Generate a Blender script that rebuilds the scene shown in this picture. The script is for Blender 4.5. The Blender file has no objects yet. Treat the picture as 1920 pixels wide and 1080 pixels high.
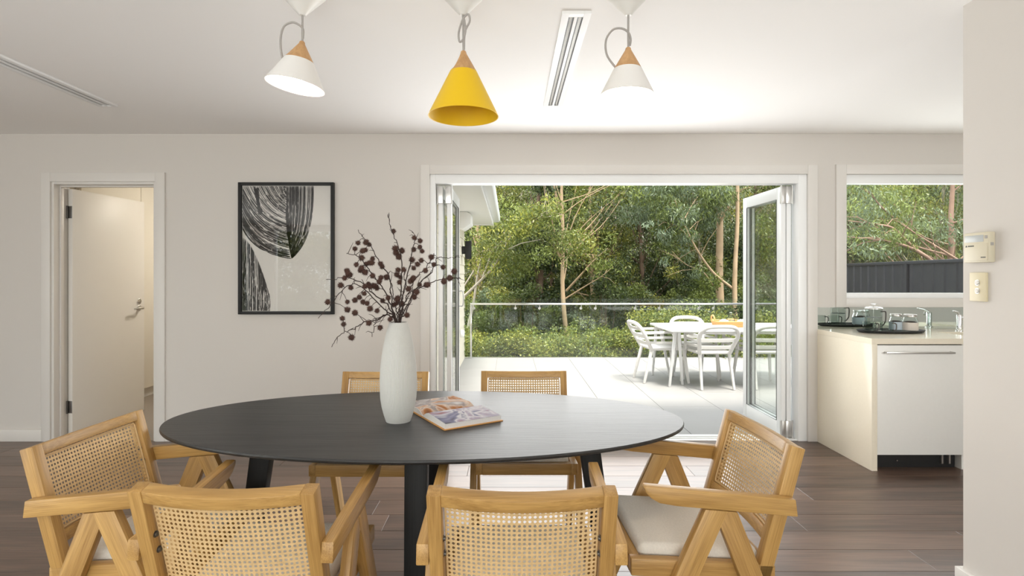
import bpy, bmesh, math, random
import numpy as np
from mathutils import Vector, Matrix, Euler

random.seed(7)
SC = bpy.context.scene
COL = SC.collection
pi = math.pi

# ------------------------------------------------------------------ camera
F = 1010.0            # focal length in pixels of the 1920x1080 frame
CX, HZ = 955.0, 516.0  # vanishing point of the depth direction
H = 1.32              # camera height
cam_d = bpy.data.cameras.new('camera')
cam_d.sensor_width = 36.0
cam_d.lens = 36.0 * F / 1920.0
cam_d.shift_x = (960 - CX) / 1920.0
cam_d.shift_y = -(540 - HZ) / 1920.0
cam_d.clip_start = 0.05
cam_d.clip_end = 300
cam = bpy.data.objects.new('camera', cam_d)
COL.objects.link(cam)
cam.location = (0, 0, H)
cam.rotation_euler = (pi / 2, 0, 0)
SC.camera = cam

# ------------------------------------------------------------------ sky, sun, exposure
SC.view_settings.view_transform = 'Standard'
SC.view_settings.look = 'None'
SC.view_settings.gamma = 1.0
SC.view_settings.use_curve_mapping = False
SC.view_settings.exposure = 1.02
SC.cycles.diffuse_bounces = 8
SC.cycles.max_bounces = 16
SC.cycles.transparent_max_bounces = 24
world = bpy.data.worlds.new('sky')
SC.world = world
world.use_nodes = True
wn = world.node_tree
for n in list(wn.nodes):
    wn.nodes.remove(n)
w_out = wn.nodes.new('ShaderNodeOutputWorld')
w_bg = wn.nodes.new('ShaderNodeBackground')
w_bg.inputs['Color'].default_value = (0.93, 0.97, 1.0, 1)   # bright even overcast
w_bg.inputs['Strength'].default_value = 2.0
wn.links.new(w_bg.outputs[0], w_out.inputs[0])
sun_d = bpy.data.lights.new('sun', 'SUN')
sun_d.energy = 4.4
sun_d.angle = math.radians(14)
sun_d.color = (1.0, 0.95, 0.86)
sun = bpy.data.objects.new('sun', sun_d)
COL.objects.link(sun)
sun.location = (0, -10, 20)
sun.rotation_euler = Euler((math.radians(14), math.radians(10), 0))

# area lamps added at the openings to brighten the room beyond sky and sun
def fill_light(name, loc, rot, sx, sy, energy):
    l = bpy.data.lights.new(name, 'AREA'); l.shape = 'RECTANGLE'; l.size = sx; l.size_y = sy
    l.energy = energy; l.color = (1.0, 0.995, 0.985); l.spread = math.radians(170)
    o = bpy.data.objects.new(name, l); COL.objects.link(o); o.location = loc; o.rotation_euler = rot
    return o
fill_light('fill_rear', (-1.1, -3.56, 1.2), (math.radians(135), 0, 0), 5.2, 2.2, 95)
fill_light('fill_doors', (0.62, 4.335, 0.98), (math.radians(-104), 0, 0), 2.2, 1.8, 26)
fill_light('fill_kitchen', (3.6, 4.38, 1.55), (math.radians(-110), 0, 0), 1.7, 0.8, 6)
fill_light('fill_left', (-5.56, -0.3, 1.2), (math.radians(125), 0, -pi / 2), 2.4, 2.2, 28)
fill_light('fill_kitchen_rear', (3.5, -3.56, 1.6), (math.radians(112), 0, 0), 2.2, 1.3, 55)

# ------------------------------------------------------------------ helpers
def gx(px, d): return (px - CX) / F * d
def gz(py, d): return H - (py - HZ) / F * d
def on_plane(px, py, z):
    d = (H - z) * F / (py - HZ)
    return Vector((gx(px, d), d, z))

def tag(o, label=None, cat=None, group=None, kind=None):
    if label: o['label'] = label
    if cat: o['category'] = cat
    if group: o['group'] = group
    if kind: o['kind'] = kind
    return o

def thing(name, label, cat, loc=(0, 0, 0), rz=0.0, group=None):
    o = bpy.data.objects.new(name, None)
    o.empty_display_size = 0.1
    COL.objects.link(o)
    o.location = loc
    o.rotation_euler = (0, 0, rz)
    return tag(o, label, cat, group)

def link(name, me, mat, parent=None, matrix=None):
    o = bpy.data.objects.new(name, me)
    COL.objects.link(o)
    if mat is not None and len(me.materials) == 0:
        me.materials.append(mat)
    if parent is not None:
        o.parent = parent
    if matrix is not None:
        o.matrix_local = matrix
    return o

def smooth_me(me, angle=40):
    n = len(me.polygons)
    me.polygons.foreach_set('use_smooth', [True] * n)
    try:
        me.set_sharp_from_angle(angle=math.radians(angle))
    except Exception:
        pass

def pydata(name, verts, faces, mat, parent=None, matrix=None, smooth=None):
    me = bpy.data.meshes.new(name)
    me.from_pydata([tuple(v) for v in verts], [], faces)
    me.validate()
    me.update()
    if smooth:
        smooth_me(me, smooth)
    return link(name, me, mat, parent, matrix)

def fix_normals(me):
    bm = bmesh.new(); bm.from_mesh(me)
    bmesh.ops.recalc_face_normals(bm, faces=bm.faces)
    bm.to_mesh(me); bm.free()

def box_mesh(name, sx, sy, sz, bevel=0.0, seg=2):
    bm = bmesh.new()
    bmesh.ops.create_cube(bm, size=1.0)
    bmesh.ops.scale(bm, vec=(sx, sy, sz), verts=bm.verts)
    if bevel > 0:
        bmesh.ops.bevel(bm, geom=list(bm.edges), offset=bevel, segments=seg, profile=0.5, affect='EDGES')
    me = bpy.data.meshes.new(name)
    bm.to_mesh(me); bm.free()
    if bevel > 0:
        smooth_me(me, 35)
    return me

def box(name, x0, x1, y0, y1, z0, z1, mat, parent=None, bevel=0.0, seg=2):
    me = box_mesh(name, abs(x1 - x0), abs(y1 - y0), abs(z1 - z0), bevel, seg)
    return link(name, me, mat, parent, Matrix.Translation(((x0 + x1) / 2, (y0 + y1) / 2, (z0 + z1) / 2)))

def frame_from(dirv, up=(0, 0, 1)):
    x = Vector(dirv).normalized()
    u = Vector(up)
    if abs(x.dot(u.normalized())) > 0.99:
        u = Vector((0, 1, 0))
    y = u.cross(x).normalized()
    z = x.cross(y).normalized()
    return Matrix((x, y, z)).transposed().to_4x4()

def bar(name, p0, p1, w, h, mat, parent=None, up=(0, 0, 1), bevel=0.002, taper=1.0):
    """box whose local X runs from p0 to p1 (w across, h along up); taper scales the p1 end"""
    p0, p1 = Vector(p0), Vector(p1)
    L = (p1 - p0).length
    me = box_mesh(name, L, w, h, bevel)
    if taper != 1.0:
        for v in me.vertices:
            t = (v.co.x / L + 0.5)
            s = 1 + (taper - 1) * t
            v.co.y *= s; v.co.z *= s
    m = Matrix.Translation((p0 + p1) / 2) @ frame_from(p1 - p0, up)
    return link(name, me, mat, parent, m)

def prism(name, outline, thick, mat, parent=None, matrix=None, bevel=0.002):
    """outline in local XZ, extruded +-thick/2 along local Y"""
    bm = bmesh.new()
    a = [bm.verts.new((u, -thick / 2, v)) for u, v in outline]
    b = [bm.verts.new((u, thick / 2, v)) for u, v in outline]
    n = len(outline)
    bm.faces.new(a); bm.faces.new(b[::-1])
    for i in range(n):
        bm.faces.new((a[i], b[i], b[(i + 1) % n], a[(i + 1) % n]))
    bmesh.ops.recalc_face_normals(bm, faces=bm.faces)
    if bevel > 0:
        es = [e for e in bm.edges if len(e.link_faces) == 2 and e.calc_face_angle(0) > 0.6]
        bmesh.ops.bevel(bm, geom=es, offset=bevel, segments=2, profile=0.5, affect='EDGES')
    me = bpy.data.meshes.new(name)
    bm.to_mesh(me); bm.free()
    smooth_me(me, 30)
    return link(name, me, mat, parent, matrix)

def tube_data(pts, r, seg=8, closed=False, caps=True):
    pts = [Vector(p) for p in pts]
    n = len(pts)
    rr = r if hasattr(r, '__len__') else [r] * n
    verts, faces = [], []
    prev = None
    for i in range(n):
        if closed:
            t = pts[(i + 1) % n] - pts[i - 1]
        else:
            t = pts[min(i + 1, n - 1)] - pts[max(i - 1, 0)]
        t = t.normalized() if t.length > 1e-9 else Vector((0, 0, 1))
        if prev is None:
            a = Vector((0, 0, 1)) if abs(t.z) < 0.9 else Vector((1, 0, 0))
            u = t.cross(a).normalized()
        else:
            u = prev - t * prev.dot(t)
            u = u.normalized() if u.length > 1e-6 else t.orthogonal().normalized()
        prev = u
        v = t.cross(u)
        for k in range(seg):
            a = 2 * pi * k / seg
            verts.append(pts[i] + (u * math.cos(a) + v * math.sin(a)) * rr[i])
    for i in range(n if closed else n - 1):
        j = (i + 1) % n
        for k in range(seg):
            l = (k + 1) % seg
            faces.append((i * seg + k, i * seg + l, j * seg + l, j * seg + k))
    if caps and not closed:
        faces.append(tuple(range(seg))[::-1])
        faces.append(tuple((n - 1) * seg + k for k in range(seg)))
    return verts, faces

def tube(name, pts, r, mat, parent=None, seg=8, closed=False, matrix=None):
    v, f = tube_data(pts, r, seg, closed)
    return pydata(name, v, f, mat, parent, matrix, smooth=50)

def spline(ctrl, n=40):
    """Catmull-Rom through the control points"""
    c = [Vector(p) for p in ctrl]
    c = [c[0] * 2 - c[1]] + c + [c[-1] * 2 - c[-2]]
    out = []
    m = len(c) - 3
    for i in range(n + 1):
        s = i / n * m
        k = min(int(s), m - 1)
        t = s - k
        p0, p1, p2, p3 = c[k:k + 4]
        out.append(0.5 * ((2 * p1) + (p2 - p0) * t + (2 * p0 - 5 * p1 + 4 * p2 - p3) * t * t + (3 * p1 - p0 - 3 * p2 + p3) * t ** 3))
    return out

def lathe(name, prof, mat, parent=None, seg=48, matrix=None, smooth=40, deform=None):
    verts, faces = [], []
    n = len(prof)
    for r, z in prof:
        for k in range(seg):
            a = 2 * pi * k / seg
            rr = r
            if deform: rr = deform(r, z, a)
            verts.append((rr * math.cos(a), rr * math.sin(a), z))
    for i in range(n - 1):
        for k in range(seg):
            l = (k + 1) % seg
            faces.append((i * seg + k, i * seg + l, (i + 1) * seg + l, (i + 1) * seg + k))
    if prof[0][0] > 0.0005: faces.append(tuple(range(seg))[::-1])
    if prof[-1][0] > 0.0005: faces.append(tuple((n - 1) * seg + k for k in range(seg)))
    o = pydata(name, verts, faces, mat, parent, matrix, None)
    bm = bmesh.new(); bm.from_mesh(o.data)
    bmesh.ops.remove_doubles(bm, verts=bm.verts, dist=0.0002)
    bmesh.ops.recalc_face_normals(bm, faces=bm.faces)
    bm.to_mesh(o.data); bm.free()
    smooth_me(o.data, smooth)
    return o

def T(x, y, z): return Matrix.Translation((x, y, z))
def RX(a): return Matrix.Rotation(a, 4, 'X')
def RY(a): return Matrix.Rotation(a, 4, 'Y')
def RZ(a): return Matrix.Rotation(a, 4, 'Z')

def copy_tree(o, parent=None):
    c = o.copy()
    COL.objects.link(c)
    if parent is not None:
        c.parent = parent
    for ch in list(o.children):
        copy_tree(ch, c)
    return c

# ------------------------------------------------------------------ materials
def new_mat(name):
    m = bpy.data.materials.new(name)
    m.use_nodes = True
    nt = m.node_tree
    return m, nt, nt.nodes['Principled BSDF']

def plain(name, col, rough=0.5, metal=0.0, spec=0.5, noise=0.0, nscale=8.0, bump=0.0, bscale=200.0, coat=0.0, trans=0.0, ior=1.45, emit=None, estr=0.0):
    m, nt, b = new_mat(name)
    b.inputs['Base Color'].default_value = (*col, 1)
    b.inputs['Roughness'].default_value = rough
    b.inputs['Metallic'].default_value = metal
    b.inputs['Specular IOR Level'].default_value = spec
    b.inputs['Coat Weight'].default_value = coat
    b.inputs['Transmission Weight'].default_value = trans
    b.inputs['IOR'].default_value = ior
    if emit:
        b.inputs['Emission Color'].default_value = (*emit, 1)
        b.inputs['Emission Strength'].default_value = estr
    tc = nt.nodes.new('ShaderNodeTexCoord')
    if noise > 0:
        nz = nt.nodes.new('ShaderNodeTexNoise'); nz.inputs['Scale'].default_value = nscale; nz.inputs['Detail'].default_value = 5
        nt.links.new(tc.outputs['Object'], nz.inputs['Vector'])
        mx = nt.nodes.new('ShaderNodeMix'); mx.data_type = 'RGBA'
        mx.inputs[6].default_value = (*[c * (1 - noise) for c in col], 1)
        mx.inputs[7].default_value = (*[min(1, c * (1 + noise)) for c in col], 1)
        nt.links.new(nz.outputs['Fac'], mx.inputs[0])
        nt.links.new(mx.outputs[2], b.inputs['Base Color'])
    if bump > 0:
        nb = nt.nodes.new('ShaderNodeTexNoise'); nb.inputs['Scale'].default_value = bscale; nb.inputs['Detail'].default_value = 3
        nt.links.new(tc.outputs['Object'], nb.inputs['Vector'])
        bp = nt.nodes.new('ShaderNodeBump'); bp.inputs['Strength'].default_value = bump; bp.inputs['Distance'].default_value = 0.002
        nt.links.new(nb.outputs['Fac'], bp.inputs['Height'])
        nt.links.new(bp.outputs['Normal'], b.inputs['Normal'])
    return m

def wood(name, dark, light, rough=0.45, stretch=(1.2, 22, 22), rnd=0.25, bump=0.25, coat=0.0, knots=True, spec=0.5):
    """grain runs along the local X axis of each piece; every piece differs a little"""
    m, nt, b = new_mat(name)
    L = nt.links.new
    tc = nt.nodes.new('ShaderNodeTexCoord')
    oi = nt.nodes.new('ShaderNodeObjectInfo')
    off = nt.nodes.new('ShaderNodeVectorMath'); off.operation = 'SCALE'
    cb = nt.nodes.new('ShaderNodeCombineXYZ')
    for k in range(3): L(oi.outputs['Random'], cb.inputs[k])
    L(cb.outputs[0], off.inputs[0]); off.inputs['Scale'].default_value = 37.0
    ad = nt.nodes.new('ShaderNodeVectorMath'); ad.operation = 'ADD'
    L(tc.outputs['Object'], ad.inputs[0]); L(off.outputs[0], ad.inputs[1])
    mp = nt.nodes.new('ShaderNodeMapping'); mp.inputs['Scale'].default_value = stretch
    L(ad.outputs[0], mp.inputs['Vector'])
    n1 = nt.nodes.new('ShaderNodeTexNoise'); n1.inputs['Scale'].default_value = 1.0; n1.inputs['Detail'].default_value = 6; n1.inputs['Distortion'].default_value = 1.2
    L(mp.outputs[0], n1.inputs['Vector'])
    mp2 = nt.nodes.new('ShaderNodeMapping'); mp2.inputs['Scale'].default_value = (stretch[0] * 6, stretch[1] * 14, stretch[2] * 14)
    L(ad.outputs[0], mp2.inputs['Vector'])
    n2 = nt.nodes.new('ShaderNodeTexNoise'); n2.inputs['Scale'].default_value = 1.0; n2.inputs['Detail'].default_value = 4
    L(mp2.outputs[0], n2.inputs['Vector'])
    mix = nt.nodes.new('ShaderNodeMath'); mix.operation = 'MULTIPLY_ADD'
    L(n2.outputs['Fac'], mix.inputs[0]); mix.inputs[1].default_value = 0.45
    h2 = nt.nodes.new('ShaderNodeMath'); h2.operation = 'MULTIPLY'; h2.inputs[1].default_value = 0.62
    L(n1.outputs['Fac'], h2.inputs[0]); L(h2.outputs[0], mix.inputs[2])
    r2 = nt.nodes.new('ShaderNodeMath'); r2.operation = 'MULTIPLY_ADD'
    L(oi.outputs['Random'], r2.inputs[0]); r2.inputs[1].default_value = rnd
    s2 = nt.nodes.new('ShaderNodeMath'); s2.operation = 'SUBTRACT'; L(mix.outputs[0], s2.inputs[0]); s2.inputs[1].default_value = rnd / 2
    L(s2.outputs[0], r2.inputs[2])
    ramp = nt.nodes.new('ShaderNodeValToRGB')
    ramp.color_ramp.elements[0].position = 0.30; ramp.color_ramp.elements[0].color = (*dark, 1)
    ramp.color_ramp.elements[1].position = 0.72; ramp.color_ramp.elements[1].color = (*light, 1)
    L(r2.outputs[0], ramp.inputs[0])
    L(ramp.outputs[0], b.inputs['Base Color'])
    b.inputs['Roughness'].default_value = rough
    b.inputs['Coat Weight'].default_value = coat
    b.inputs['Specular IOR Level'].default_value = spec
    if bump:
        bp = nt.nodes.new('ShaderNodeBump'); bp.inputs['Strength'].default_value = bump; bp.inputs['Distance'].default_value = 0.0015
        L(n2.outputs['Fac'], bp.inputs['Height']); L(bp.outputs['Normal'], b.inputs['Normal'])
    return m

def pane_glass(name, tint=(1, 1, 1), refl=1.0, ior=1.5):
    """thin sheet glass: clear with a Fresnel reflection"""
    m = bpy.data.materials.new(name); m.use_nodes = True
    nt = m.node_tree
    for n in list(nt.nodes): nt.nodes.remove(n)
    out = nt.nodes.new('ShaderNodeOutputMaterial')
    tr = nt.nodes.new('ShaderNodeBsdfTransparent'); tr.inputs['Color'].default_value = (*tint, 1)
    gl = nt.nodes.new('ShaderNodeBsdfGlossy'); gl.inputs['Roughness'].default_value = 0.0
    lw = nt.nodes.new('ShaderNodeLayerWeight'); lw.inputs['Blend'].default_value = 0.5     # 'Facing' = 1 - |cos|
    pw = nt.nodes.new('ShaderNodeMath'); pw.operation = 'POWER'; pw.inputs[1].default_value = 5.0
    nt.links.new(lw.outputs['Facing'], pw.inputs[0])
    fr = nt.nodes.new('ShaderNodeMath'); fr.operation = 'MULTIPLY_ADD'; fr.inputs[1].default_value = 0.96; fr.inputs[2].default_value = 0.04
    nt.links.new(pw.outputs[0], fr.inputs[0])
    mu = nt.nodes.new('ShaderNodeMath'); mu.operation = 'MULTIPLY'; mu.inputs[1].default_value = refl; mu.use_clamp = True
    mx = nt.nodes.new('ShaderNodeMixShader')
    nt.links.new(fr.outputs[0], mu.inputs[0]); nt.links.new(mu.outputs[0], mx.inputs[0])
    nt.links.new(tr.outputs[0], mx.inputs[1]); nt.links.new(gl.outputs[0], mx.inputs[2])
    nt.links.new(mx.outputs[0], out.inputs[0])
    return m

def leaf_mat(name):
    m = bpy.data.materials.new(name); m.use_nodes = True
    nt = m.node_tree
    b = nt.nodes['Principled BSDF']; out = nt.nodes['Material Output']
    at = nt.nodes.new('ShaderNodeAttribute'); at.attribute_name = 'leaf_colour'
    nt.links.new(at.outputs['Color'], b.inputs['Base Color'])
    b.inputs['Roughness'].default_value = 0.42
    b.inputs['Specular IOR Level'].default_value = 0.4
    tl = nt.nodes.new('ShaderNodeBsdfTranslucent')
    nt.links.new(at.outputs['Color'], tl.inputs['Color'])
    mx = nt.nodes.new('ShaderNodeMixShader'); mx.inputs[0].default_value = 0.35
    nt.links.new(b.outputs[0], mx.inputs[1]); nt.links.new(tl.outputs[0], mx.inputs[2])
    nt.links.new(mx.outputs[0], out.inputs['Surface'])
    return m

M = {}
M['wall'] = plain('wall_paint', (0.655, 0.625, 0.588), 0.75, bump=0.06, bscale=350, spec=0.25)
M['ceil'] = plain('ceiling_paint', (0.92, 0.915, 0.90), 0.85, spec=0.15)
M['trim'] = plain('trim_gloss_paint', (0.715, 0.69, 0.655), 0.35, spec=0.4)
M['doorp'] = plain('door_paint', (0.80, 0.775, 0.73), 0.42, spec=0.4)
M['pvc'] = plain('white_powdercoat', (0.86, 0.87, 0.87), 0.3, spec=0.5)
M['ext'] = plain('exterior_white_paint', (0.82, 0.82, 0.80), 0.5)
M['carpet'] = plain('carpet', (0.30, 0.26, 0.22), 0.95, noise=0.25, nscale=120, bump=0.6, bscale=500)
M['floor'] = wood('dark_oak_floor', (0.046, 0.027, 0.019), (0.185, 0.116, 0.083), rough=0.33, stretch=(0.7, 9, 9), rnd=0.22, bump=0.18, spec=0.6)
M['floorgap'] = plain('floor_joint', (0.02, 0.014, 0.01), 0.8)
M['oak'] = wood('natural_oak', (0.25, 0.125, 0.030), (0.57, 0.345, 0.115), rough=0.40, stretch=(1.6, 26, 26), rnd=0.12, bump=0.2)
M['cap_oak'] = wood('lamp_oak', (0.46, 0.25, 0.10), (0.66, 0.40, 0.19), rough=0.5, stretch=(40, 40, 3), rnd=0.05, bump=0.1)
M['cane'] = plain('woven_cane', (0.66, 0.46, 0.23), 0.5, noise=0.18, nscale=60, bump=0.5, bscale=600)
M['linen'] = plain('linen_cushion', (0.76, 0.72, 0.65), 0.95, noise=0.12, nscale=160, bump=0.7, bscale=900, spec=0.2)
M['black_oak'] = wood('black_stained_oak', (0.005, 0.005, 0.006), (0.042, 0.041, 0.040), rough=0.40, stretch=(1.0, 13, 13), rnd=0.05, bump=0.6, spec=0.5)
M['black_leg'] = wood('black_oak_legs', (0.003, 0.003, 0.003), (0.012, 0.012, 0.012), rough=0.5, bump=0.3, spec=0.3)
M['steel'] = plain('brushed_steel', (0.62, 0.61, 0.59), 0.3, metal=1.0)
M['chrome'] = plain('chrome', (0.8, 0.8, 0.8), 0.1, metal=1.0)
M['hinge'] = plain('hinge_steel', (0.30, 0.30, 0.31), 0.35, metal=1.0)
M['dkmetal'] = plain('dark_metal', (0.12, 0.11, 0.10), 0.4, metal=0.8)
M['black'] = plain('black_satin', (0.012, 0.012, 0.012), 0.4)
M['frame_black'] = plain('frame_black', (0.012, 0.012, 0.012), 0.55)
M['paper'] = plain('art_paper', (0.70, 0.68, 0.64), 0.8)
M['ink'] = plain('black_ink', (0.014, 0.014, 0.014), 0.7)
M['glass'] = pane_glass('window_glass', (0.97, 0.985, 0.975))
M['artglass'] = pane_glass('picture_glass', (0.99, 0.99, 0.99), 1.1)
M['balglass'] = pane_glass('balustrade_glass', (0.93, 0.97, 0.95))
M['vase'] = plain('white_ceramic', (0.56, 0.56, 0.535), 0.6, bump=0.35, bscale=220)
M['twig'] = plain('dark_twig', (0.035, 0.020, 0.016), 0.7)
M['pod'] = plain('brown_seed_pod', (0.080, 0.038, 0.028), 0.75, noise=0.4, nscale=60)
M['shade_w'] = plain('white_lamp_enamel', (0.84, 0.83, 0.81), 0.5)
M['shade_y'] = plain('yellow_lamp_enamel', (0.84, 0.54, 0.004), 0.45)
M['cord'] = plain('grey_textile_cord', (0.42, 0.40, 0.38), 0.85, bump=0.5, bscale=1500)
M['rose'] = plain('white_rose_plastic', (0.82, 0.82, 0.79), 0.4)
M['stone'] = plain('cream_engineered_stone', (0.86, 0.79, 0.65), 0.14, noise=0.03, nscale=90, spec=0.5)
M['cabinet'] = plain('white_cabinet', (0.84, 0.835, 0.80), 0.3, noise=0.02, nscale=60)
M['mirror'] = plain('mirror_splashback', (0.72, 0.80, 0.77), 0.02, metal=1.0)
M['tile'] = plain('pale_porcelain_tile', (0.25, 0.246, 0.24), 0.45, noise=0.06, nscale=3.0, bump=0.05)
M['grout'] = plain('tile_joint', (0.22, 0.20, 0.18), 0.9)
M['resin'] = plain('white_resin', (0.62, 0.61, 0.585), 0.45)
M['wtable'] = plain('white_table_paint', (0.66, 0.66, 0.65), 0.35)
M['clad'] = plain('weatherboard_paint', (0.66, 0.61, 0.50), 0.6)
M['fence'] = plain('charcoal_steel_fence', (0.026, 0.027, 0.033), 0.5, noise=0.2, nscale=9)
M['switch'] = plain('ivory_plastic', (0.70, 0.63, 0.44), 0.4)
M['thermo'] = plain('beige_plastic', (0.67, 0.62, 0.48), 0.4)
M['lcd'] = plain('lcd_screen', (0.52, 0.55, 0.55), 0.2)
M['button'] = plain('white_button', (0.75, 0.74, 0.70), 0.35)
M['print'] = plain('dark_print', (0.05, 0.06, 0.06), 0.5)
M['smoke'] = plain('smoked_glass', (0.76, 0.80, 0.78), 0.02, trans=1.0, ior=1.12)
M['clear'] = plain('clear_glass', (0.93, 0.96, 0.96), 0.02, trans=1.0, ior=1.15)
M['tray'] = plain('charcoal_tray', (0.035, 0.037, 0.040), 0.5)
M['label_blue'] = plain('pale_blue_label', (0.52, 0.60, 0.66), 0.6)
M['label_sand'] = plain('sand_label', (0.68, 0.62, 0.55), 0.6)
M['beans'] = plain('dark_contents', (0.06, 0.04, 0.03), 0.8)
M['wicker'] = plain('wicker', (0.55, 0.30, 0.11), 0.7, bump=0.8, bscale=120)
M['napkin'] = plain('white_napkin', (0.8, 0.79, 0.77), 0.9)
M['cover'] = plain('orange_book_cover', (0.58, 0.30, 0.10), 0.5)
M['pages'] = plain('page_edges', (0.74, 0.73, 0.72), 0.8, noise=0.12, nscale=300)
M['leaf'] = leaf_mat('leaf')
M['bark_tan'] = plain('tan_bark', (0.40, 0.285, 0.175), 0.9, noise=0.35, nscale=4, bump=0.7, bscale=25)
M['bark_pale'] = plain('pale_bark', (0.46, 0.40, 0.32), 0.9, noise=0.35, nscale=5, bump=0.5, bscale=25)
M['bark_brown'] = plain('brown_bark', (0.16, 0.105, 0.07), 0.9, noise=0.4, nscale=6, bump=0.8, bscale=25)
M['bark_pink'] = plain('reddish_bark', (0.30, 0.185, 0.135), 0.9, noise=0.35, nscale=5, bump=0.6, bscale=25)
M['soil'] = plain('forest_floor', (0.060, 0.062, 0.032), 0.95, noise=0.5, nscale=2.0, bump=0.8, bscale=8)
M['hallwall'] = plain('hall_wall_paint', (0.80, 0.76, 0.68), 0.8)

# book print: soft blotches of a food photograph
def print_mat(name, cols, scale, seed):
    m, nt, b = new_mat(name)
    tc = nt.nodes.new('ShaderNodeTexCoord')
    mp = nt.nodes.new('ShaderNodeMapping'); mp.inputs['Location'].default_value = (seed, seed * 0.7, 0)
    nz = nt.nodes.new('ShaderNodeTexNoise'); nz.inputs['Scale'].default_value = scale; nz.inputs['Detail'].default_value = 2; nz.inputs['Distortion'].default_value = 1.5
    ramp = nt.nodes.new('ShaderNodeValToRGB')
    els = ramp.color_ramp.elements
    for i, (p, c) in enumerate(cols):
        e = els[i] if i < 2 else els.new(p)
        e.position = p; e.color = (*c, 1)
    nt.links.new(tc.outputs['Object'], mp.inputs[0]); nt.links.new(mp.outputs[0], nz.inputs['Vector'])
    nt.links.new(nz.outputs['Fac'], ramp.inputs[0]); nt.links.new(ramp.outputs[0], b.inputs['Base Color'])
    b.inputs['Roughness'].default_value = 0.75
    b.inputs['Specular IOR Level'].default_value = 0.25
    return m
M['print_a'] = print_mat('photo_page_warm', [(0.25, (0.06, 0.03, 0.02)), (0.75, (0.55, 0.54, 0.54)), (0.42, (0.36, 0.15, 0.05)), (0.52, (0.55, 0.45, 0.38)), (0.60, (0.25, 0.22, 0.22))], 8, 3.1)
M['print_b'] = print_mat('photo_page_cool', [(0.25, (0.06, 0.05, 0.07)), (0.75, (0.30, 0.10, 0.08)), (0.40, (0.20, 0.20, 0.30)), (0.48, (0.60, 0.59, 0.61)), (0.58, (0.36, 0.33, 0.42))], 9, 7.7)

# ================================================================== THE SETTING
D0 = H * F / 311.0            # distance of the back wall
CEIL = gz(251, D0)
S = D0 / F
def wx(px): return (px - CX) * S      # on the back wall
def wz(py): return H - (py - HZ) * S
XL, XR, YR = -5.6, 5.0, -3.6
WT = 0.14
PX = gx(1806, 2.25)           # face of the partition on the right
PEND = 2.25

def wall_holes(name, u0, u1, v0, v1, holes, t0, t1, axis, mat):
    """wall in the plane across axis ('Y': u=x, 'X': u=y), v=z, from t0 to t1, with rectangular holes (u0,u1,v0,v1)"""
    us = sorted({u0, u1, *[h[0] for h in holes], *[h[1] for h in holes]})
    vs = sorted({v0, v1, *[h[2] for h in holes], *[h[3] for h in holes]})
    us = [u for u in us if u0 <= u <= u1]; vs = [v for v in vs if v0 <= v <= v1]
    def solid(i, j):
        if i < 0 or j < 0 or i >= len(us) - 1 or j >= len(vs) - 1: return False
        cu, cv = (us[i] + us[i + 1]) / 2, (vs[j] + vs[j + 1]) / 2
        return not any(h[0] < cu < h[1] and h[2] < cv < h[3] for h in holes)
    bm = bmesh.new()
    cache = {}
    def V(u, v, t):
        k = (u, v, t)
        if k not in cache:
            cache[k] = bm.verts.new((u, t, v) if axis == 'Y' else (t, u, v))
        return cache[k]
    for i in range(len(us) - 1):
        for j in range(len(vs) - 1):
            if not solid(i, j): continue
            a, b, c, d = us[i], us[i + 1], vs[j], vs[j + 1]
            for t in (t0, t1):
                bm.faces.new((V(a, c, t), V(b, c, t), V(b, d, t), V(a, d, t)))
            if not solid(i - 1, j): bm.faces.new((V(a, c, t0), V(a, d, t0), V(a, d, t1), V(a, c, t1)))
            if not solid(i + 1, j): bm.faces.new((V(b, c, t0), V(b, d, t0), V(b, d, t1), V(b, c, t1)))
            if not solid(i, j - 1): bm.faces.new((V(a, c, t0), V(b, c, t0), V(b, c, t1), V(a, c, t1)))
            if not solid(i, j + 1): bm.faces.new((V(a, d, t0), V(b, d, t0), V(b, d, t1), V(a, d, t1)))
    bmesh.ops.recalc_face_normals(bm, faces=bm.faces)
    me = bpy.data.meshes.new(name); bm.to_mesh(me); bm.free()
    o = link(name, me, mat)
    return tag(o, kind='structure')

BX0, BX1, BZ = wx(806), wx(1513), wz(327)        # bifold opening
DX0, DX1, DZ = wx(97), wx(293), wz(341)          # doorway
WX0, WX1, WZ0, WZ1 = wx(1585), 4.55, wz(559), wz(327)   # kitchen window

wall_holes('wall_back', XL - 0.14, XR + 0.14, -0.2, CEIL + 0.1,
           [(BX0, BX1, -0.02, BZ), (DX0, DX1, -0.005, DZ), (WX0, WX1, WZ0, WZ1)], D0, D0 + WT, 'Y', M['wall'])
wall_holes('wall_left', YR, D0, -0.2, CEIL + 0.1, [(-3.2, 1.0, 0.02, 2.36)], XL - 0.14, XL, 'X', M['wall'])
wall_holes('wall_rear', XL - 0.14, XR + 0.14, -0.2, CEIL + 0.1, [(-5.3, 1.6, 0.02, 2.36), (2.3, 4.7, 0.95, 2.3)], YR - WT, YR, 'Y', M['wall'])
wall_holes('wall_right', YR, D0, -0.2, CEIL + 0.1, [], XR, XR + WT, 'X', M['wall'])
tag(box('wall_partition', PX, PX + 0.11, YR, PEND, -0.02, CEIL + 0.02, M['wall']), kind='structure')
tag(box('ceiling', XL - 0.1, XR + 0.1, YR - 0.1, D0 + 0.1, CEIL, CEIL + 0.06, M['ceil']), kind='structure')
tag(box('roof', XL - 0.2, XR + 0.6, YR - 0.2, D0 + 0.75, CEIL + 0.16, CEIL + 0.32, M['ext']), kind='structure')

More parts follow.
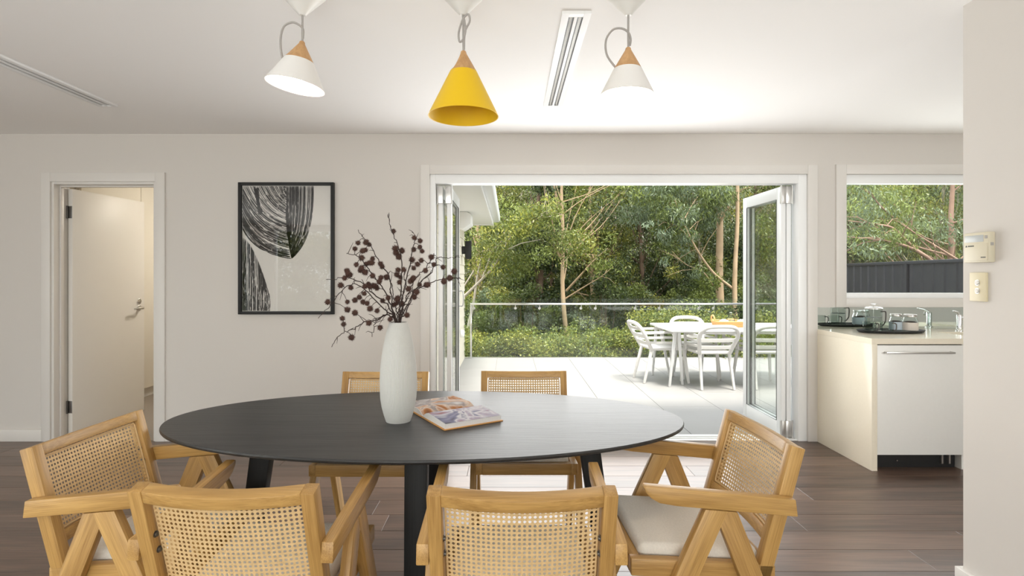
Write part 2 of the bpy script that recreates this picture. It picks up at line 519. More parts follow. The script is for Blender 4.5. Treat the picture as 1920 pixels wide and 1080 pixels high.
# floor: dark oak planks, each a piece of its own, running along X
floor = tag(box('floor', XL - 0.1, XR + 0.1, YR - 0.1, D0 + 0.02, -0.10, -0.0145, M['floorgap']), kind='structure')
PW, PLEN = 0.190, (1.9, 2.2, 1.5)
plank_me = {L: box_mesh('plank', L - 0.0012, PW - 0.0012, 0.014, 0.0012, 1) for L in PLEN}
rows = int((D0 + 0.02 - YR) / PW) + 1
rp = random.Random(3)
for r in range(rows):
    y = D0 + 0.015 - PW * (r + 0.5)
    if y < YR - 0.05: break
    x = XL - rp.uniform(0, 1.2)
    while x < XR:
        L = rp.choice(PLEN)
        if x + L > XL:
            o = link('plank', plank_me[L], M['floor'], floor)
            o.location = (x + L / 2, y, -0.0075)
            o.matrix_parent_inverse = Matrix.Translation(-floor.location)
        x += L

# hall beyond the doorway, in the wing of the house
WINGX, WINGY = -0.74, 8.95
tag(box('floor_hall', -4.1, WINGX - 0.12, D0 + 0.02, WINGY, -0.1, 0.0, M['carpet']), kind='structure')
tag(box('wall_hall_left', -4.10, -3.98, D0 + WT, WINGY, -0.1, CEIL, M['hallwall']), kind='structure')
tag(box('wall_hall_end', -3.98, WINGX - 0.12, 8.6, 8.72, -0.1, CEIL, M['hallwall']), kind='structure')
tag(box('ceiling_hall', -4.1, WINGX - 0.12, D0 + WT, WINGY, CEIL, CEIL + 0.05, M['ceil']), kind='structure')
tag(box('baseboard_hall', -3.98, -3.965, D0 + WT, 8.6, 0.0, 0.095, M['trim']), kind='structure')
wing = tag(box('wall_wing', WINGX - 0.12, WINGX - 0.02, D0 + WT, WINGY, -0.4, 2.5, M['clad']), kind='structure')
for k in range(17):
    z0 = -0.06 + k * 0.14
    bd = prism('weatherboard', [(-(WINGY - D0 - WT) / 2, 0), ((WINGY - D0 - WT) / 2, 0), ((WINGY - D0 - WT) / 2, 0.148), (-(WINGY - D0 - WT) / 2, 0.148)], 0.018, M['clad'], None, None, 0.0)
    bd.matrix_world = T(WINGX - 0.008, (WINGY + D0 + WT) / 2, z0) @ RZ(pi / 2) @ RX(math.radians(-5))
    bd.parent = wing; bd.matrix_parent_inverse = Matrix.Translation(-wing.location)
tag(box('roof_wing', -4.6, -0.26, D0 + WT, 9.05, 2.52, 2.62, M['ext']), kind='structure')
sof = tag(box('soffit', WINGX, -0.285, D0 + WT + 0.02, 8.98, 2.165, 2.19, M['ext']), kind='structure')
tag(box('trim_soffit_end', WINGX - 0.12, -0.285, 8.97, 8.99, 2.15, 2.52, M['ext']), kind='structure')
fas = tag(box('trim_fascia', -0.285, -0.262, D0 + WT + 0.02, 8.98, 2.14, 2.36, M['ext']), kind='structure')
gut = prism('trim_gutter', [(-0.262, 2.20), (-0.17, 2.20), (-0.155, 2.235), (-0.155, 2.31), (-0.17, 2.32), (-0.175, 2.30), (-0.175, 2.24), (-0.19, 2.215), (-0.262, 2.215)], 4.5, M['pvc'], None, T(0, 8.98 - 2.25, 0), 0.003)
tag(gut, kind='structure')

# baseboards and architraves
def trimbox(name, *a, mat='trim', bevel=0.002):
    return tag(box(name, *a, M[mat], None, bevel), kind='structure')
BT = 0.016
trimbox('baseboard_back', XL, wx(80), D0 - BT, D0, 0.0, 0.096)
trimbox('baseboard_middle', wx(311), wx(789), D0 - BT, D0, 0.0, 0.096)
trimbox('baseboard_left', XL, XL + BT, 1.05, D0, 0.0, 0.096)
trimbox('baseboard_partition', PX - 0.02, PX, YR, PEND + 0.02, 0.0, 0.096)
trimbox('baseboard_partition_end', PX, PX + 0.13, PEND, PEND + 0.02, 0.0, 0.096)
def architrave(i, x0, x1, xi0, xi1, z_top, z_in, z_bot, sill=None):
    trimbox('trim_%d' % i, x0, xi0, D0 - 0.018, D0 + 0.004, z_bot, z_top)
    trimbox('trim_%d' % (i + 1), xi1, x1, D0 - 0.018, D0 + 0.004, z_bot, z_top)
    trimbox('trim_%d' % (i + 2), xi0, xi1, D0 - 0.0175, D0 + 0.004, z_in, z_top)
    if sill: trimbox('trim_%d' % (i + 3), xi0, xi1, D0 - 0.0175, D0 + 0.004, sill[0], sill[1])
architrave(1, wx(80), wx(311), DX0, DX1, wz(324), DZ, 0.0)
architrave(11, wx(789), wx(1531), BX0, BX1, wz(310), BZ, 0.0)
architrave(21, wx(1566), WX1 + 0.08, WX0, WX1, wz(309), WZ1, wz(576), (wz(576), WZ0))

# doorway jambs, with the stop
trimbox('trim_31', DX0 - 0.001, DX0 + 0.02, D0 - 0.004, D0 + WT + 0.01, 0, DZ)
trimbox('trim_32', DX1 - 0.02, DX1 + 0.001, D0 - 0.004, D0 + WT + 0.01, 0, DZ)
trimbox('trim_33', DX0 + 0.02, DX1 - 0.02, D0 - 0.004, D0 + WT + 0.01, DZ - 0.02, DZ + 0.001)
trimbox('trim_34', DX0 + 0.02, DX0 + 0.032, D0 + 0.05, D0 + 0.085, 0, DZ - 0.02)
trimbox('trim_35', DX0 + 0.032, DX1 - 0.02, D0 + 0.05, D0 + 0.085, DZ - 0.032, DZ - 0.02)

# hall door, swung open into the hall
door1 = bpy.data.objects.new('door_1', None); COL.objects.link(door1)
tag(door1, kind='structure')
door1.location = (DX0 + 0.026, D0 + WT - 0.012, 0.0); door1.rotation_euler = (0, 0, math.radians(-2.6))
box('leaf', 0.0, 0.036, 0.0, 0.815, 0.01, DZ - 0.035, M['doorp'], door1, 0.002)
for zc in (gz(398, 4.42), gz(763, 4.42)):
    hg = box('hinge', 0.0, 0.034, -0.003, 0.0005, zc - 0.05, zc + 0.05, M['hinge'], door1, 0.001)
    tube('hinge_pin', [(-0.002, -0.008, zc - 0.052), (-0.002, -0.008, zc + 0.052)], 0.0065, M['dkmetal'], door1, 10)
    box('hinge_leaf', -0.028, -0.004, -0.010, -0.006, zc - 0.05, zc + 0.05, M['hinge'], door1, 0.001)
hz_ = gz(577, 5.2)
hd = lathe('handle_rose', [(0.027, 0), (0.027, 0.006), (0.024, 0.009), (0.012, 0.010), (0.012, 0.045), (0.0, 0.046)], M['steel'], door1, 24, T(0.036, 0.745, hz_) @ RY(pi / 2))
tube('lever', spline([(0.078, 0.745, hz_), (0.084, 0.735, hz_), (0.084, 0.70, hz_), (0.084, 0.63, hz_ - 0.004)], 16), 0.0095, M['steel'], door1, 12)
lathe('lock_cylinder', [(0.024, 0), (0.024, 0.008), (0.020, 0.011), (0.010, 0.011), (0.009, 0.016), (0.0, 0.016)], M['chrome'], door1, 24, T(0.036, 0.745, hz_ + 0.065) @ RY(pi / 2))

# wardrobe along the hall's left wall
wr = thing('wardrobe', 'cream built-in wardrobe along the hall wall behind the open door', 'wardrobe', (-3.964, D0 + WT + 0.5, 0))
box('carcass', 0.0, 0.03, 0, 3.2, 0.10, 2.3, M['hallwall'], wr, 0)
for k in range(4):
    box('door', 0.03, 0.048, 0.003 + k * 0.8, 0.797 + k * 0.8, 0.105, 2.295, M['hallwall'], wr, 0.002)

# bifold frame and sill
fr = 0.0
trimbox('trim_41', BX0, wx(816), D0 + 0.0, D0 + 0.11, -0.02, BZ, mat='pvc')
trimbox('trim_42', wx(1497), BX1, D0 + 0.0, D0 + 0.11, -0.02, BZ, mat='pvc')
trimbox('trim_43', wx(816), wx(1497), D0 + 0.0, D0 + 0.11, wz(343.6), BZ, mat='pvc')
sill = trimbox('trim_sill', BX0, BX1, D0 + 0.012, D0 + WT + 0.03, -0.045, 0.004, mat='pvc')
for k in range(2):
    s_ = box('track', BX0 + 0.03, BX1 - 0.03, D0 + 0.045 + k * 0.045, D0 + 0.058 + k * 0.045, 0.004, 0.009, M['steel'], None)
    s_.parent = sill; s_.matrix_parent_inverse = Matrix.Translation(-sill.location)

PT, PWD = 0.036, 0.715
PTOP = wz(343.6) - 0.012
def bifold_panel(n, xc, face, handle):
    e = bpy.data.objects.new('door_%d' % n, None); COL.objects.link(e); tag(e, kind='structure')
    e.location = (xc, D0 + 0.075, 0.012)
    h = PTOP - 0.012
    st, tr, br_ = 0.075, 0.095, 0.11
    box('stile', -PT / 2, PT / 2, 0, st, 0, h, M['pvc'], e, 0.003)
    box('stile', -PT / 2, PT / 2, PWD - st, PWD, 0, h, M['pvc'], e, 0.003)
    box('rail', -PT / 2 + .001, PT / 2 - .001, st, PWD - st, h - tr, h, M['pvc'], e, 0.002)
    box('rail', -PT / 2 + .001, PT / 2 - .001, st, PWD - st, 0, br_, M['pvc'], e, 0.002)
    box('pane', -0.003, 0.003, st - 0.005, PWD - st + 0.005, br_ - 0.005, h - tr + 0.005, M['glass'], e)
    for s in (-1, 1):   # dark glazing gasket
        x = s * (PT / 2 - 0.002)
        tube('gasket', [(x, st + .004, br_ + .004), (x, PWD - st - .004, br_ + .004), (x, PWD - st - .004, h - tr - .004), (x, st + .004, h - tr - .004)], 0.0035, M['black'], e, 6, closed=True)
    for zc in (0.06, h - 0.07):
        hg = box('hinge', -PT / 2 - 0.012, PT / 2 + 0.002, -0.012, 0.0, zc - 0.07, zc + 0.07, M['steel'], e, 0.002)
        tube('pin', [(face * (PT / 2 + 0.004), -0.012, zc - 0.075), (face * (PT / 2 + 0.004), -0.012, zc + 0.075)], 0.007, M['steel'], e, 10)
    if handle:
        x = face * (PT / 2)
        tube('handle', spline([(x, PWD - 0.04, 1.02), (x + face * 0.035, PWD - 0.04, 1.03), (x + face * 0.035, PWD - 0.04, 1.15), (x, PWD - 0.04, 1.16)], 20), 0.006, M['steel'], e, 10)
    return e
bifold_panel(2, 2.219, -1, False)
bifold_panel(3, 2.264, 1, False)
bifold_panel(4, -0.487, 1, True)
bifold_panel(5, -0.557, -1, False)

# kitchen window
w1 = bpy.data.objects.new('window_1', None); COL.objects.link(w1); tag(w1, kind='structure')
box('frame_head', WX0, WX1, D0 + 0.01, D0 + 0.08, wz(343.5), WZ1, M['pvc'], w1, 0.002)
box('frame_sill', WX0, WX1, D0 + 0.01, D0 + 0.08, WZ0, wz(549.6), M['pvc'], w1, 0.002)
box('frame_side', WX0, wx(1589), D0 + 0.01, D0 + 0.08, wz(549.6), wz(343.5), M['pvc'], w1, 0.001)
box('frame_side', WX1 - 0.04, WX1, D0 + 0.01, D0 + 0.08, wz(549.6), wz(343.5), M['pvc'], w1, 0.002)
box('pane', wx(1589) - 0.003, WX1 - 0.035, D0 + 0.04, D0 + 0.046, wz(549.6) - 0.003, wz(343.5) + 0.003, M['glass'], w1)

# glazed doors and window behind the camera (they show in the picture glass and let the daylight in)
def glazed(n, axis, u0, u1, z0, z1, t, parts):
    e = bpy.data.objects.new('window_%d' % n, None); COL.objects.link(e); tag(e, kind='structure')
    def B(name, a, b, c, d, m, th=0.05, off=0.0):
        if axis == 'Y': return box(name, a, b, t - th / 2 + off, t + th / 2 + off, c, d, m, e, 0.002 if m is M['pvc'] else 0)
        return box(name, t - th / 2 + off, t + th / 2 + off, a, b, c, d, m, e, 0.002 if m is M['pvc'] else 0)
    B('frame_head', u0, u1, z1 - 0.05, z1, M['pvc'], 0.09)
    B('frame_sill', u0, u1, z0, z0 + 0.04, M['pvc'], 0.09)
    w = (u1 - u0) / parts
    for k in range(parts + 1):
        c = u0 + k * w
        a, b = max(u0, c - 0.04), min(u1, c + 0.04)
        B('mullion', a, b, z0 + 0.04, z1 - 0.05, M['pvc'], 0.07)
    for k in range(parts):
        B('pane', u0 + k * w + 0.038, u0 + (k + 1) * w - 0.038, z0 + 0.038, z1 - 0.048, M['glass'], 0.006)
glazed(2, 'Y', -5.3, 1.6, 0.02, 2.36, YR - 0.07, 5)
glazed(3, 'X', -3.2, 1.0, 0.02, 2.36, XL - 0.07, 3)
glazed(4, 'Y', 2.3, 4.7, 0.95, 2.3, YR - 0.07, 2)

# deck of pale porcelain tiles (long side along Y, half lapped)
DECK, DKX1, DKY1 = -0.05, 5.35, 8.98
deck = tag(box('deck', WINGX, DKX1, D0 + WT + 0.03, DKY1, -0.25, DECK - 0.006, M['grout']), kind='structure')
TW, TL, TX0 = 0.59, 1.12, 0.98
def dtile(x0, x1, y0, y1):
    o = box('deck_tile', x0 + .002, x1 - .002, y0 + .002, y1 - .002, DECK - 0.018, DECK, M['tile'], None, 0.001, 1)
    o.parent = deck; o.matrix_parent_inverse = Matrix.Translation(-deck.location)
k0 = int(math.floor((WINGX - TX0) / TW))
for k in range(k0, 12):
    x0, x1 = max(WINGX, TX0 + k * TW), min(DKX1, TX0 + (k + 1) * TW)
    if x1 - x0 < 0.03: continue
    y = 7.36 + (0.0 if k % 2 == 0 else 0.5) + 2 * TL
    while y > D0 + WT + 0.04:
        a, b = max(D0 + WT + 0.04, y - TL), min(DKY1, y)
        if b - a > 0.03: dtile(x0, x1, a, b)
        y -= TL

# ground: lawn level by the house, a gully below the deck, a wooded bank rising beyond
def ground_z(x, y):
    if y < 9.0: return -0.28
    if y < 12.0: return -0.28 - 1.1 * (y - 9.0) / 3.0
    return -1.38 + 0.13 * (y - 12.0) + 0.012 * max(0, y - 18) ** 2
gv, gf = [], []
gxs = np.linspace(-40, 45, 36); gys = np.concatenate([np.linspace(-40, 8.9, 12), np.linspace(9.05, 46, 26)])
for y in gys:
    for x in gxs: gv.append((x, y, ground_z(x, y) + (0.12 * math.sin(x * 1.3 + y) if y > 9.5 else 0)))
nx = len(gxs)
for j in range(len(gys) - 1):
    for i in range(nx - 1):
        gf.append((j * nx + i, j * nx + i + 1, (j + 1) * nx + i + 1, (j + 1) * nx + i))
tag(box('terrace', XL - 8, 8, -7.0, YR - WT - 0.01, -0.3, -0.06, M['tile']), kind='structure')
gobj = tag(pydata('ground', gv, gf, M['soil'], smooth=80), kind='structure')

# ================================================================== DINING TABLE
TC = Vector((-0.332, 0, 0)); TA, TB = 1.019, 0.0
y_f, y_b = 0.57 * F / 348.0, 0.57 * F / 216.7
TB = (y_b - y_f) / 2; TC.y = (y_f + y_b) / 2
table = thing('dining_table', 'large oval dining table stained black with visible wood grain', 'table', (TC.x, TC.y, 0))
TT = 0.75
def oval(name, prof, mat, parent):
    seg = 96
    verts, faces = [], []
    for inset, z in prof:
        for k in range(seg):
            a = 2 * pi * k / seg
            verts.append(((TA - inset) * math.cos(a), (TB - inset) * math.sin(a), z))
    for i in range(len(prof) - 1):
        for k in range(seg):
            l = (k + 1) % seg
            faces.append((i * seg + k, i * seg + l, (i + 1) * seg + l, (i + 1) * seg + k))
    faces.append(tuple(range(seg))[::-1]); faces.append(tuple((len(prof) - 1) * seg + k for k in range(seg)))
    return pydata(name, verts, faces, mat, parent, None, smooth=40)
oval('tabletop', [(0.055, TT - 0.032), (0.01, TT - 0.016), (0.002, TT - 0.012), (0.0, TT - 0.008), (0.0, TT - 0.004), (0.003, TT)], M['black_oak'], table)
for dx, dy in ((-1, 0), (1, 0), (0, -1), (0, 1)):
    top = Vector((dx * 0.64, dy * 0.215, TT - 0.034)); foot = Vector((dx * 0.74, dy * 0.27, 0.0))
    w, t = (0.05, 0.082) if dx else (0.082, 0.05)
    bar('leg', top, foot, w, t, M['black_leg'], table, up=(1, 0, 0) if dx else (0, 1, 0), bevel=0.003, taper=0.86)
bar('cross_beam', (-0.66, 0, TT - 0.062), (0.66, 0, TT - 0.062), 0.07, 0.055, M['black_leg'], table)
bar('cross_beam', (0, -0.24, TT - 0.060), (0, 0.24, TT - 0.060), 0.07, 0.05, M['black_leg'], table)

# ================================================================== CANE CHAIRS
def yz_prism(name, poly, x, thick, along, mat, parent, bevel=0.003):
    """polygon in the chair's YZ plane at x; grain along the direction 'along' (y,z)"""
    cy = sum(p[0] for p in poly) / len(poly); cz = sum(p[1] for p in poly) / len(poly)
    a = math.atan2(along[1], along[0])
    ca, sa = math.cos(a), math.sin(a)
    loc = [((p[0] - cy) * ca + (p[1] - cz) * sa, -(p[0] - cy) * sa + (p[1] - cz) * ca) for p in poly]
    # local X -> chair (0,ca,sa), local Z -> (0,-sa,ca), local Y -> X axis (sign keeps it right handed)
    m = Matrix(((0, -1, 0, x), (ca, 0, -sa, cy), (sa, 0, ca, cz), (0, 0, 0, 1)))
    return prism(name, loc, thick, mat, parent, m, bevel)

BTOP = Vector((0, -0.275, 0.81)); BBOT = Vector((0, -0.170, 0.43))
BU = (BTOP - BBOT).normalized()               # up along the backrest
BN = Vector((0, -BU.z, BU.y)).normalized()    # rearwards
if BN.y > 0: BN = -BN
def back_pt(x, u, n, sag=0.024):
    """x across, u measured down from the top, n rearwards; the back is bowed rearwards in the middle"""
    bow = sag * max(0.0, 1 - (x / 0.20) ** 2)
    return Vector((x, 0, 0)) + BTOP - BU * u + BN * (n + bow)

def curved_rail(name, u0, u1, n0, n1, half, mat, parent, N=14):
    verts, faces = [], []
    for i in range(N + 1):
        x = -half + 2 * half * i / N
        for (u, n) in ((u0, n0), (u0, n1), (u1, n1), (u1, n0)):
            verts.append(back_pt(x, u, n))
    for i in range(N):
        for k in range(4):
            l = (k + 1) % 4
            faces.append((i * 4 + k, i * 4 + l, (i + 1) * 4 + l, (i + 1) * 4 + k))
    faces.append((3, 2, 1, 0)); faces.append(tuple(N * 4 + k for k in range(4)))
    o = pydata(name, verts, faces, mat, parent)
    bm = bmesh.new(); bm.from_mesh(o.data)
    bmesh.ops.recalc_face_normals(bm, faces=bm.faces)
    es = [e for e in bm.edges if len(e.link_faces) == 2 and e.calc_face_angle(0) > 0.8]
    bmesh.ops.bevel(bm, geom=es, offset=0.003, segments=2, profile=0.5, affect='EDGES')
    bm.to_mesh(o.data); bm.free()
    smooth_me(o.data, 30)
    return o

def cane_mesh():
    """real webbing: an eight-sided hole in every cell of the weave"""
    pitch = 0.0122
    half, u0, u1 = 0.186, 0.030, 0.272
    nx_, nu = int(2 * half / pitch), int((u1 - u0) / pitch)
    px, pu = 2 * half / nx_, (u1 - u0) / nu
    verts, faces, cache = [], [], {}
    def V(x, u, n):
        k = (round(x, 5), round(u, 5), round(n, 5))
        if k not in cache:
            cache[k] = len(verts)
            verts.append(back_pt(x, u, n - 0.004))
        return cache[k]
    for i in range(nx_):
        for j in range(nu):
            cx, cu = -half + (i + 0.5) * px, u0 + (j + 0.5) * pu
            outer, inner = [], []
            for k in range(8):
                a = 2 * pi * (k + 0.5) / 8
                inner.append((cx + 0.305 * px * math.cos(a), cu + 0.305 * pu * math.sin(a)))
            sq = [(0.5, 0.0), (0.5, 0.5), (0.0, 0.5), (-0.5, 0.5), (-0.5, 0.0), (-0.5, -0.5), (0.0, -0.5), (0.5, -0.5)]
            outer = [(cx + s[0] * px, cu + s[1] * pu) for s in sq]
            for k in range(8):
                l = (k + 1) % 8
                bl = 0.0016 if l % 2 == 0 else -0.0004
                bk = 0.0016 if k % 2 == 0 else -0.0004
                # inner[k] sits between outer[k] and outer[k+1]
                faces.append((V(*outer[k], bk * 0.4), V(*outer[l], bl * 0.4), V(*inner[k], 0)))
                faces.append((V(*outer[l], bl * 0.4), V(*inner[l], 0), V(*inner[k], 0)))
    me = bpy.data.meshes.new('cane_panel')
    me.from_pydata([tuple(v) for v in verts], [], faces); me.update()
    return me
CANE = cane_mesh()

def make_chair():
    c = thing('dining_armchair', 'oak dining armchair with woven cane back and linen seat', 'chair', group='cane dining chairs around the black table')
    ax = 0.241
    for s in (-1, 1):
        z = lambda y: 0.668 + (y + 0.25) * (0.047 / 0.44)
        arm = [(-0.256, z(-0.25) - 0.050), (-0.250, z(-0.25)), (0.19, z(0.19)), (0.196, z(0.19) - 0.006), (0.190, z(0.19) - 0.020), (0.175, z(0.19) - 0.036), (0.150, z(0.15) - 0.046), (0.10, z(0.10) - 0.050)]
        yz_prism('armrest', arm, s * ax, 0.031, (0.44, 0.047), M['oak'], c)
        fl = [(-0.050, 0.638), (0.017, 0.645), (0.315, 0.0), (0.245, 0.0)]
        yz_prism('leg', fl, s * ax, 0.030, (0.3, -0.64), M['oak'], c)
        rl = [(-0.078, 0.635), (-0.008, 0.642), (-0.265, 0.0), (-0.335, 0.0)]
        yz_prism('leg', rl, s * ax, 0.028, (-0.26, -0.64), M['oak'], c)
        rail = [(-0.205, 0.412), (-0.205, 0.462), (0.225, 0.492), (0.225, 0.442)]
        yz_prism('seat_rail', rail, s * 0.2105, 0.030, (0.45, 0.03), M['oak'], c)
        # stile of the backrest, bolted to the arm
        a = BBOT - BU * 0.005; b = BTOP
        bar('stile', Vector((s * 0.2085, 0, 0)) + a + BN * 0.002, Vector((s * 0.2085, 0, 0)) + b + BN * 0.002, 0.042, 0.034, M['oak'], c, up=(1, 0, 0), bevel=0.003)
        for uu in (0.135, 0.180):
            p = back_pt(s * 0.2085, uu, 0.004, 0)
            bolt = lathe('bolt', [(0.0085, 0.0), (0.0085, 0.002), (0.006, 0.0025), (0.006, 0.006), (0.0, 0.0065)], M['dkmetal'], c, 14,
                         T(p.x - s * 0.0165, p.y, p.z) @ RY(-s * pi / 2))
    bar('seat_rail', (-0.196, 0.2095, 0.466), (0.196, 0.2095, 0.466), 0.030, 0.05, M['oak'], c)
    bar('seat_rail', (-0.196, -0.190, 0.438), (0.196, -0.190, 0.438), 0.030, 0.05, M['oak'], c)
    # cushion
    me = box_mesh('cushion', 0.376, 0.37, 0.05, 0.020, 4)
    for v in me.vertices:
        if v.co.z > 0:
            v.co.z += 0.010 * (1 - (v.co.x / 0.188) ** 2) * (1 - (v.co.y / 0.195) ** 2)
    link('cushion', me, M['linen'], c, T(0, 0.009, 0.480) @ RX(math.atan2(0.03, 0.45)))
    curved_rail('top_rail', 0.0, 0.034, -0.019, 0.019, 0.1925, M['oak'], c)
    curved_rail('bottom_rail', 0.266, 0.302, -0.016, 0.016, 0.1925, M['oak'], c)
    cp = link('cane_panel', CANE, M['cane'], c)
    tag(cp, 'natural woven cane webbing', kind='stuff')
    bind = [back_pt(x, 0.039, -0.008) for x in np.linspace(-0.182, 0.182, 13)] + [back_pt(0.185, u, -0.008) for u in np.linspace(0.05, 0.25, 6)] + \
           [back_pt(x, 0.262, -0.008) for x in np.linspace(0.182, -0.182, 13)] + [back_pt(-0.185, u, -0.008) for u in np.linspace(0.25, 0.05, 6)]
    tube('cane_binding', bind, 0.0028, M['cane'], c, 6, closed=True)
    return c

chair0 = make_chair()
def place(o, x, y, face_deg, label):
    """x,y is where the middle of the top rail stands; face_deg is the direction it faces (0 = +Y, 90 = -X)"""
    a = math.radians(face_deg)
    off = Matrix.Rotation(a, 3, 'Z') @ Vector((0, BTOP.y, 0))
    o.location = (x - off.x, y - off.y, 0)
    o.rotation_euler = (0, 0, a)
    o['label'] = label
k_ = (H - 0.81) * F
nearm_y = k_ / 402.0
place(chair0, gx(979, nearm_y), nearm_y, 0, 'oak cane-back armchair standing back-on before the bare middle of the table')
nl_y = k_ / 397.0
place(copy_tree(chair0), gx(421, nl_y), nl_y, -1.5, 'oak cane-back armchair standing back-on, its arm beside the side-on chair under the door')
lm = Vector((-1.395, (k_ / 327 + k_ / 252) / 2))
place(copy_tree(chair0), -1.412, lm.y, -92.5, 'oak cane-back armchair drawn up sideways to the table end near the open white door')
place(copy_tree(chair0), 0.846, lm.y + 0.01, 92.5, 'oak cane-back armchair drawn up sideways to the table end near the cream bench')
fa = k_ / 181.0
place(copy_tree(chair0), gx(724.5, fa), fa, 180, 'oak cane-back armchair behind the white vase, its back to the wall')
place(copy_tree(chair0), gx(982, fa + 0.02), fa + 0.02, 180, 'oak cane-back armchair behind the open book, its back to the folding doors')

# ================================================================== VASE AND DRIED BRANCHES
vp = on_plane(747, 789, TT)
vase = thing('vase', 'tall white ribbed ceramic vase on the black table', 'vase', vp)
vs_ = vp.y / F
prof_px = [(22.5, 0), (23.5, 3), (27, 14), (30.5, 28), (33, 44), (34, 62), (34, 80), (33, 100), (31, 120), (28, 140), (24.5, 158), (20.5, 174), (17.2, 184), (16.8, 186)]
vh = 0.385 / 186.0
prof = [(r * vs_, z * vh) for r, z in prof_px]
_pz = np.linspace(0.003 , 0.381, 110)
prof = [prof[0]] + [(float(np.interp(z, [p[1] for p in prof], [p[0] for p in prof])), float(z)) for z in _pz] + [prof[-1]]
def rib(r, z, a):
    if z < 0.003 or r < 0.02: return r
    return r * (1 + 0.010 * math.cos(80 * a)) + 0.0004 * math.sin(z * 900) if z < 0.382 else r
inner = [(prof[-1][0] - 0.005, prof[-1][1] - 0.001), (0.034, 0.34), (0.05, 0.25), (0.0, 0.22)]
lathe('body', prof + [(prof[-1][0] - 0.002, prof[-1][1] + 0.0015)] + inner, M['vase'], vase, 400, None, 60, rib)

# branches traced as directions from the vase mouth (crop coordinates of the flower, turned into places at the vase's distance)
def fp(zx, zy, dd=0.0):
    px, py = 420 + zx * 0.3148, 320 + zy * 0.3148
    d = vp.y + dd
    return Vector((gx(px, d), d, gz(py, d)))
stems = [
    ([(1020, 960), (1000, 800), (985, 640), (930, 560), (880, 460), (830, 400), (800, 355)], -0.03, 0.04),
    ([(1010, 960), (985, 780), (940, 690), (870, 600), (815, 520), (770, 500), (728, 490)], -0.01, -0.05),
    ([(1005, 960), (970, 800), (900, 740), (850, 690), (780, 650), (715, 640), (615, 650)], 0.0, -0.10),
    ([(1000, 960), (960, 830), (870, 745), (800, 680), (730, 690), (650, 780), (562, 880)], 0.01, 0.08),
    ([(1000, 960), (965, 860), (900, 890), (840, 900), (770, 945), (690, 975), (640, 1050)], -0.02, -0.12),
    ([(1040, 960), (1045, 800), (1060, 620), (1050, 500), (1020, 410), (990, 320), (978, 260)], 0.01, 0.03),
    ([(1050, 960), (1060, 780), (1090, 640), (1110, 540), (1130, 450), (1140, 400), (1118, 360)], 0.02, 0.06),
    ([(1055, 960), (1080, 780), (1130, 660), (1190, 590), (1235, 530), (1248, 490)], 0.0, -0.04),
    ([(1060, 960), (1090, 800), (1160, 680), (1240, 600), (1270, 520), (1330, 520), (1400, 515)], 0.02, 0.08),
    ([(1060, 960), (1085, 850), (1130, 730), (1200, 680), (1280, 650), (1340, 640), (1410, 640)], -0.02, -0.08),
    ([(1015, 960), (985, 850), (930, 880), (900, 910), (880, 985)], -0.03, -0.06),
    ([(1025, 960), (1020, 800), (1000, 690), (975, 600)], 0.02, 0.03),
    ([(1045, 960), (1050, 800), (1078, 690), (1072, 575)], -0.02, -0.03),
    ([(1050, 960), (1070, 800), (1120, 720), (1165, 690)], 0.03, 0.05),
]
pods_px = [(1010,360),(1020,463),(1060,475),(1040,508),(1133,400),(1168,418),(1130,470),(1180,480),(1175,535),(1235,515),(1120,530),(1200,595),(1130,580),(1070,590),(1050,635),(1130,640),(1165,680),(1205,680),(1100,705),(1148,722),(1045,665),(1305,575),(1370,600),(1345,640),(1310,660),(1250,560),
 (798,430),(780,465),(865,440),(825,478),(820,520),(788,560),(885,525),(848,555),(933,555),(840,605),(885,625),(968,635),(750,620),(718,640),(695,683),(755,697),(860,675),(925,660),(912,700),(835,732),(618,782),(735,782),(780,772),(828,782),(735,828),(780,847),(870,822),(912,835),(705,880),(712,915),(863,908),(930,935),(760,993),(945,775),(1010,800),(1060,790),(1035,760),(990,885),(1090,860),(1110,660),(870,690),(740,615)]
rb = random.Random(11)
for (zx, zy) in list(pods_px):      # more pods crowding the thick parts of the bunch
    if 700 < zx < 1250 and 420 < zy < 820 and rb.random() < 0.55:
        pods_px.append((zx + rb.uniform(-34, 34), zy + rb.uniform(-30, 30)))
def pod_mesh(seed):
    r = random.Random(seed)
    verts, faces = [], []
    R0, R1 = 0.0092, 0.0146
    for i in range(150):
        z = 1 - 2 * (i + 0.5) / 150; a = i * 2.39996
        s = math.sqrt(1 - z * z)
        d = Vector((s * math.cos(a), s * math.sin(a), z))
        d = (d + Vector((r.uniform(-.2, .2), r.uniform(-.2, .2), r.uniform(-.2, .2)))).normalized()
        u = d.orthogonal().normalized(); v = d.cross(u)
        k = len(verts)
        L = R1 * r.uniform(0.8, 1.12)
        w = 0.0011
        base = d * R0 * 0.6
        for q in range(3):
            an = q * 2 * pi / 3 + i
            verts.append(base + (u * math.cos(an) + v * math.sin(an)) * w)
        verts.append(d * L)
        faces += [(k, k + 1, k + 3), (k + 1, k + 2, k + 3), (k + 2, k, k + 3)]
    bm = bmesh.new(); bmesh.ops.create_icosphere(bm, subdivisions=1, radius=R0 * 1.05)
    k = len(verts)
    bm.verts.index_update()
    verts += [v.co.copy() for v in bm.verts]
    faces += [tuple(k + v.index for v in f.verts) for f in bm.faces]
    bm.free()
    me = bpy.data.meshes.new('seed_pod'); me.from_pydata([tuple(v) for v in verts], [], faces); me.update()
    me.materials.append(M['pod'])
    return me
PODS = [pod_mesh(s) for s in range(4)]
branch_roots, all_pts = [], []
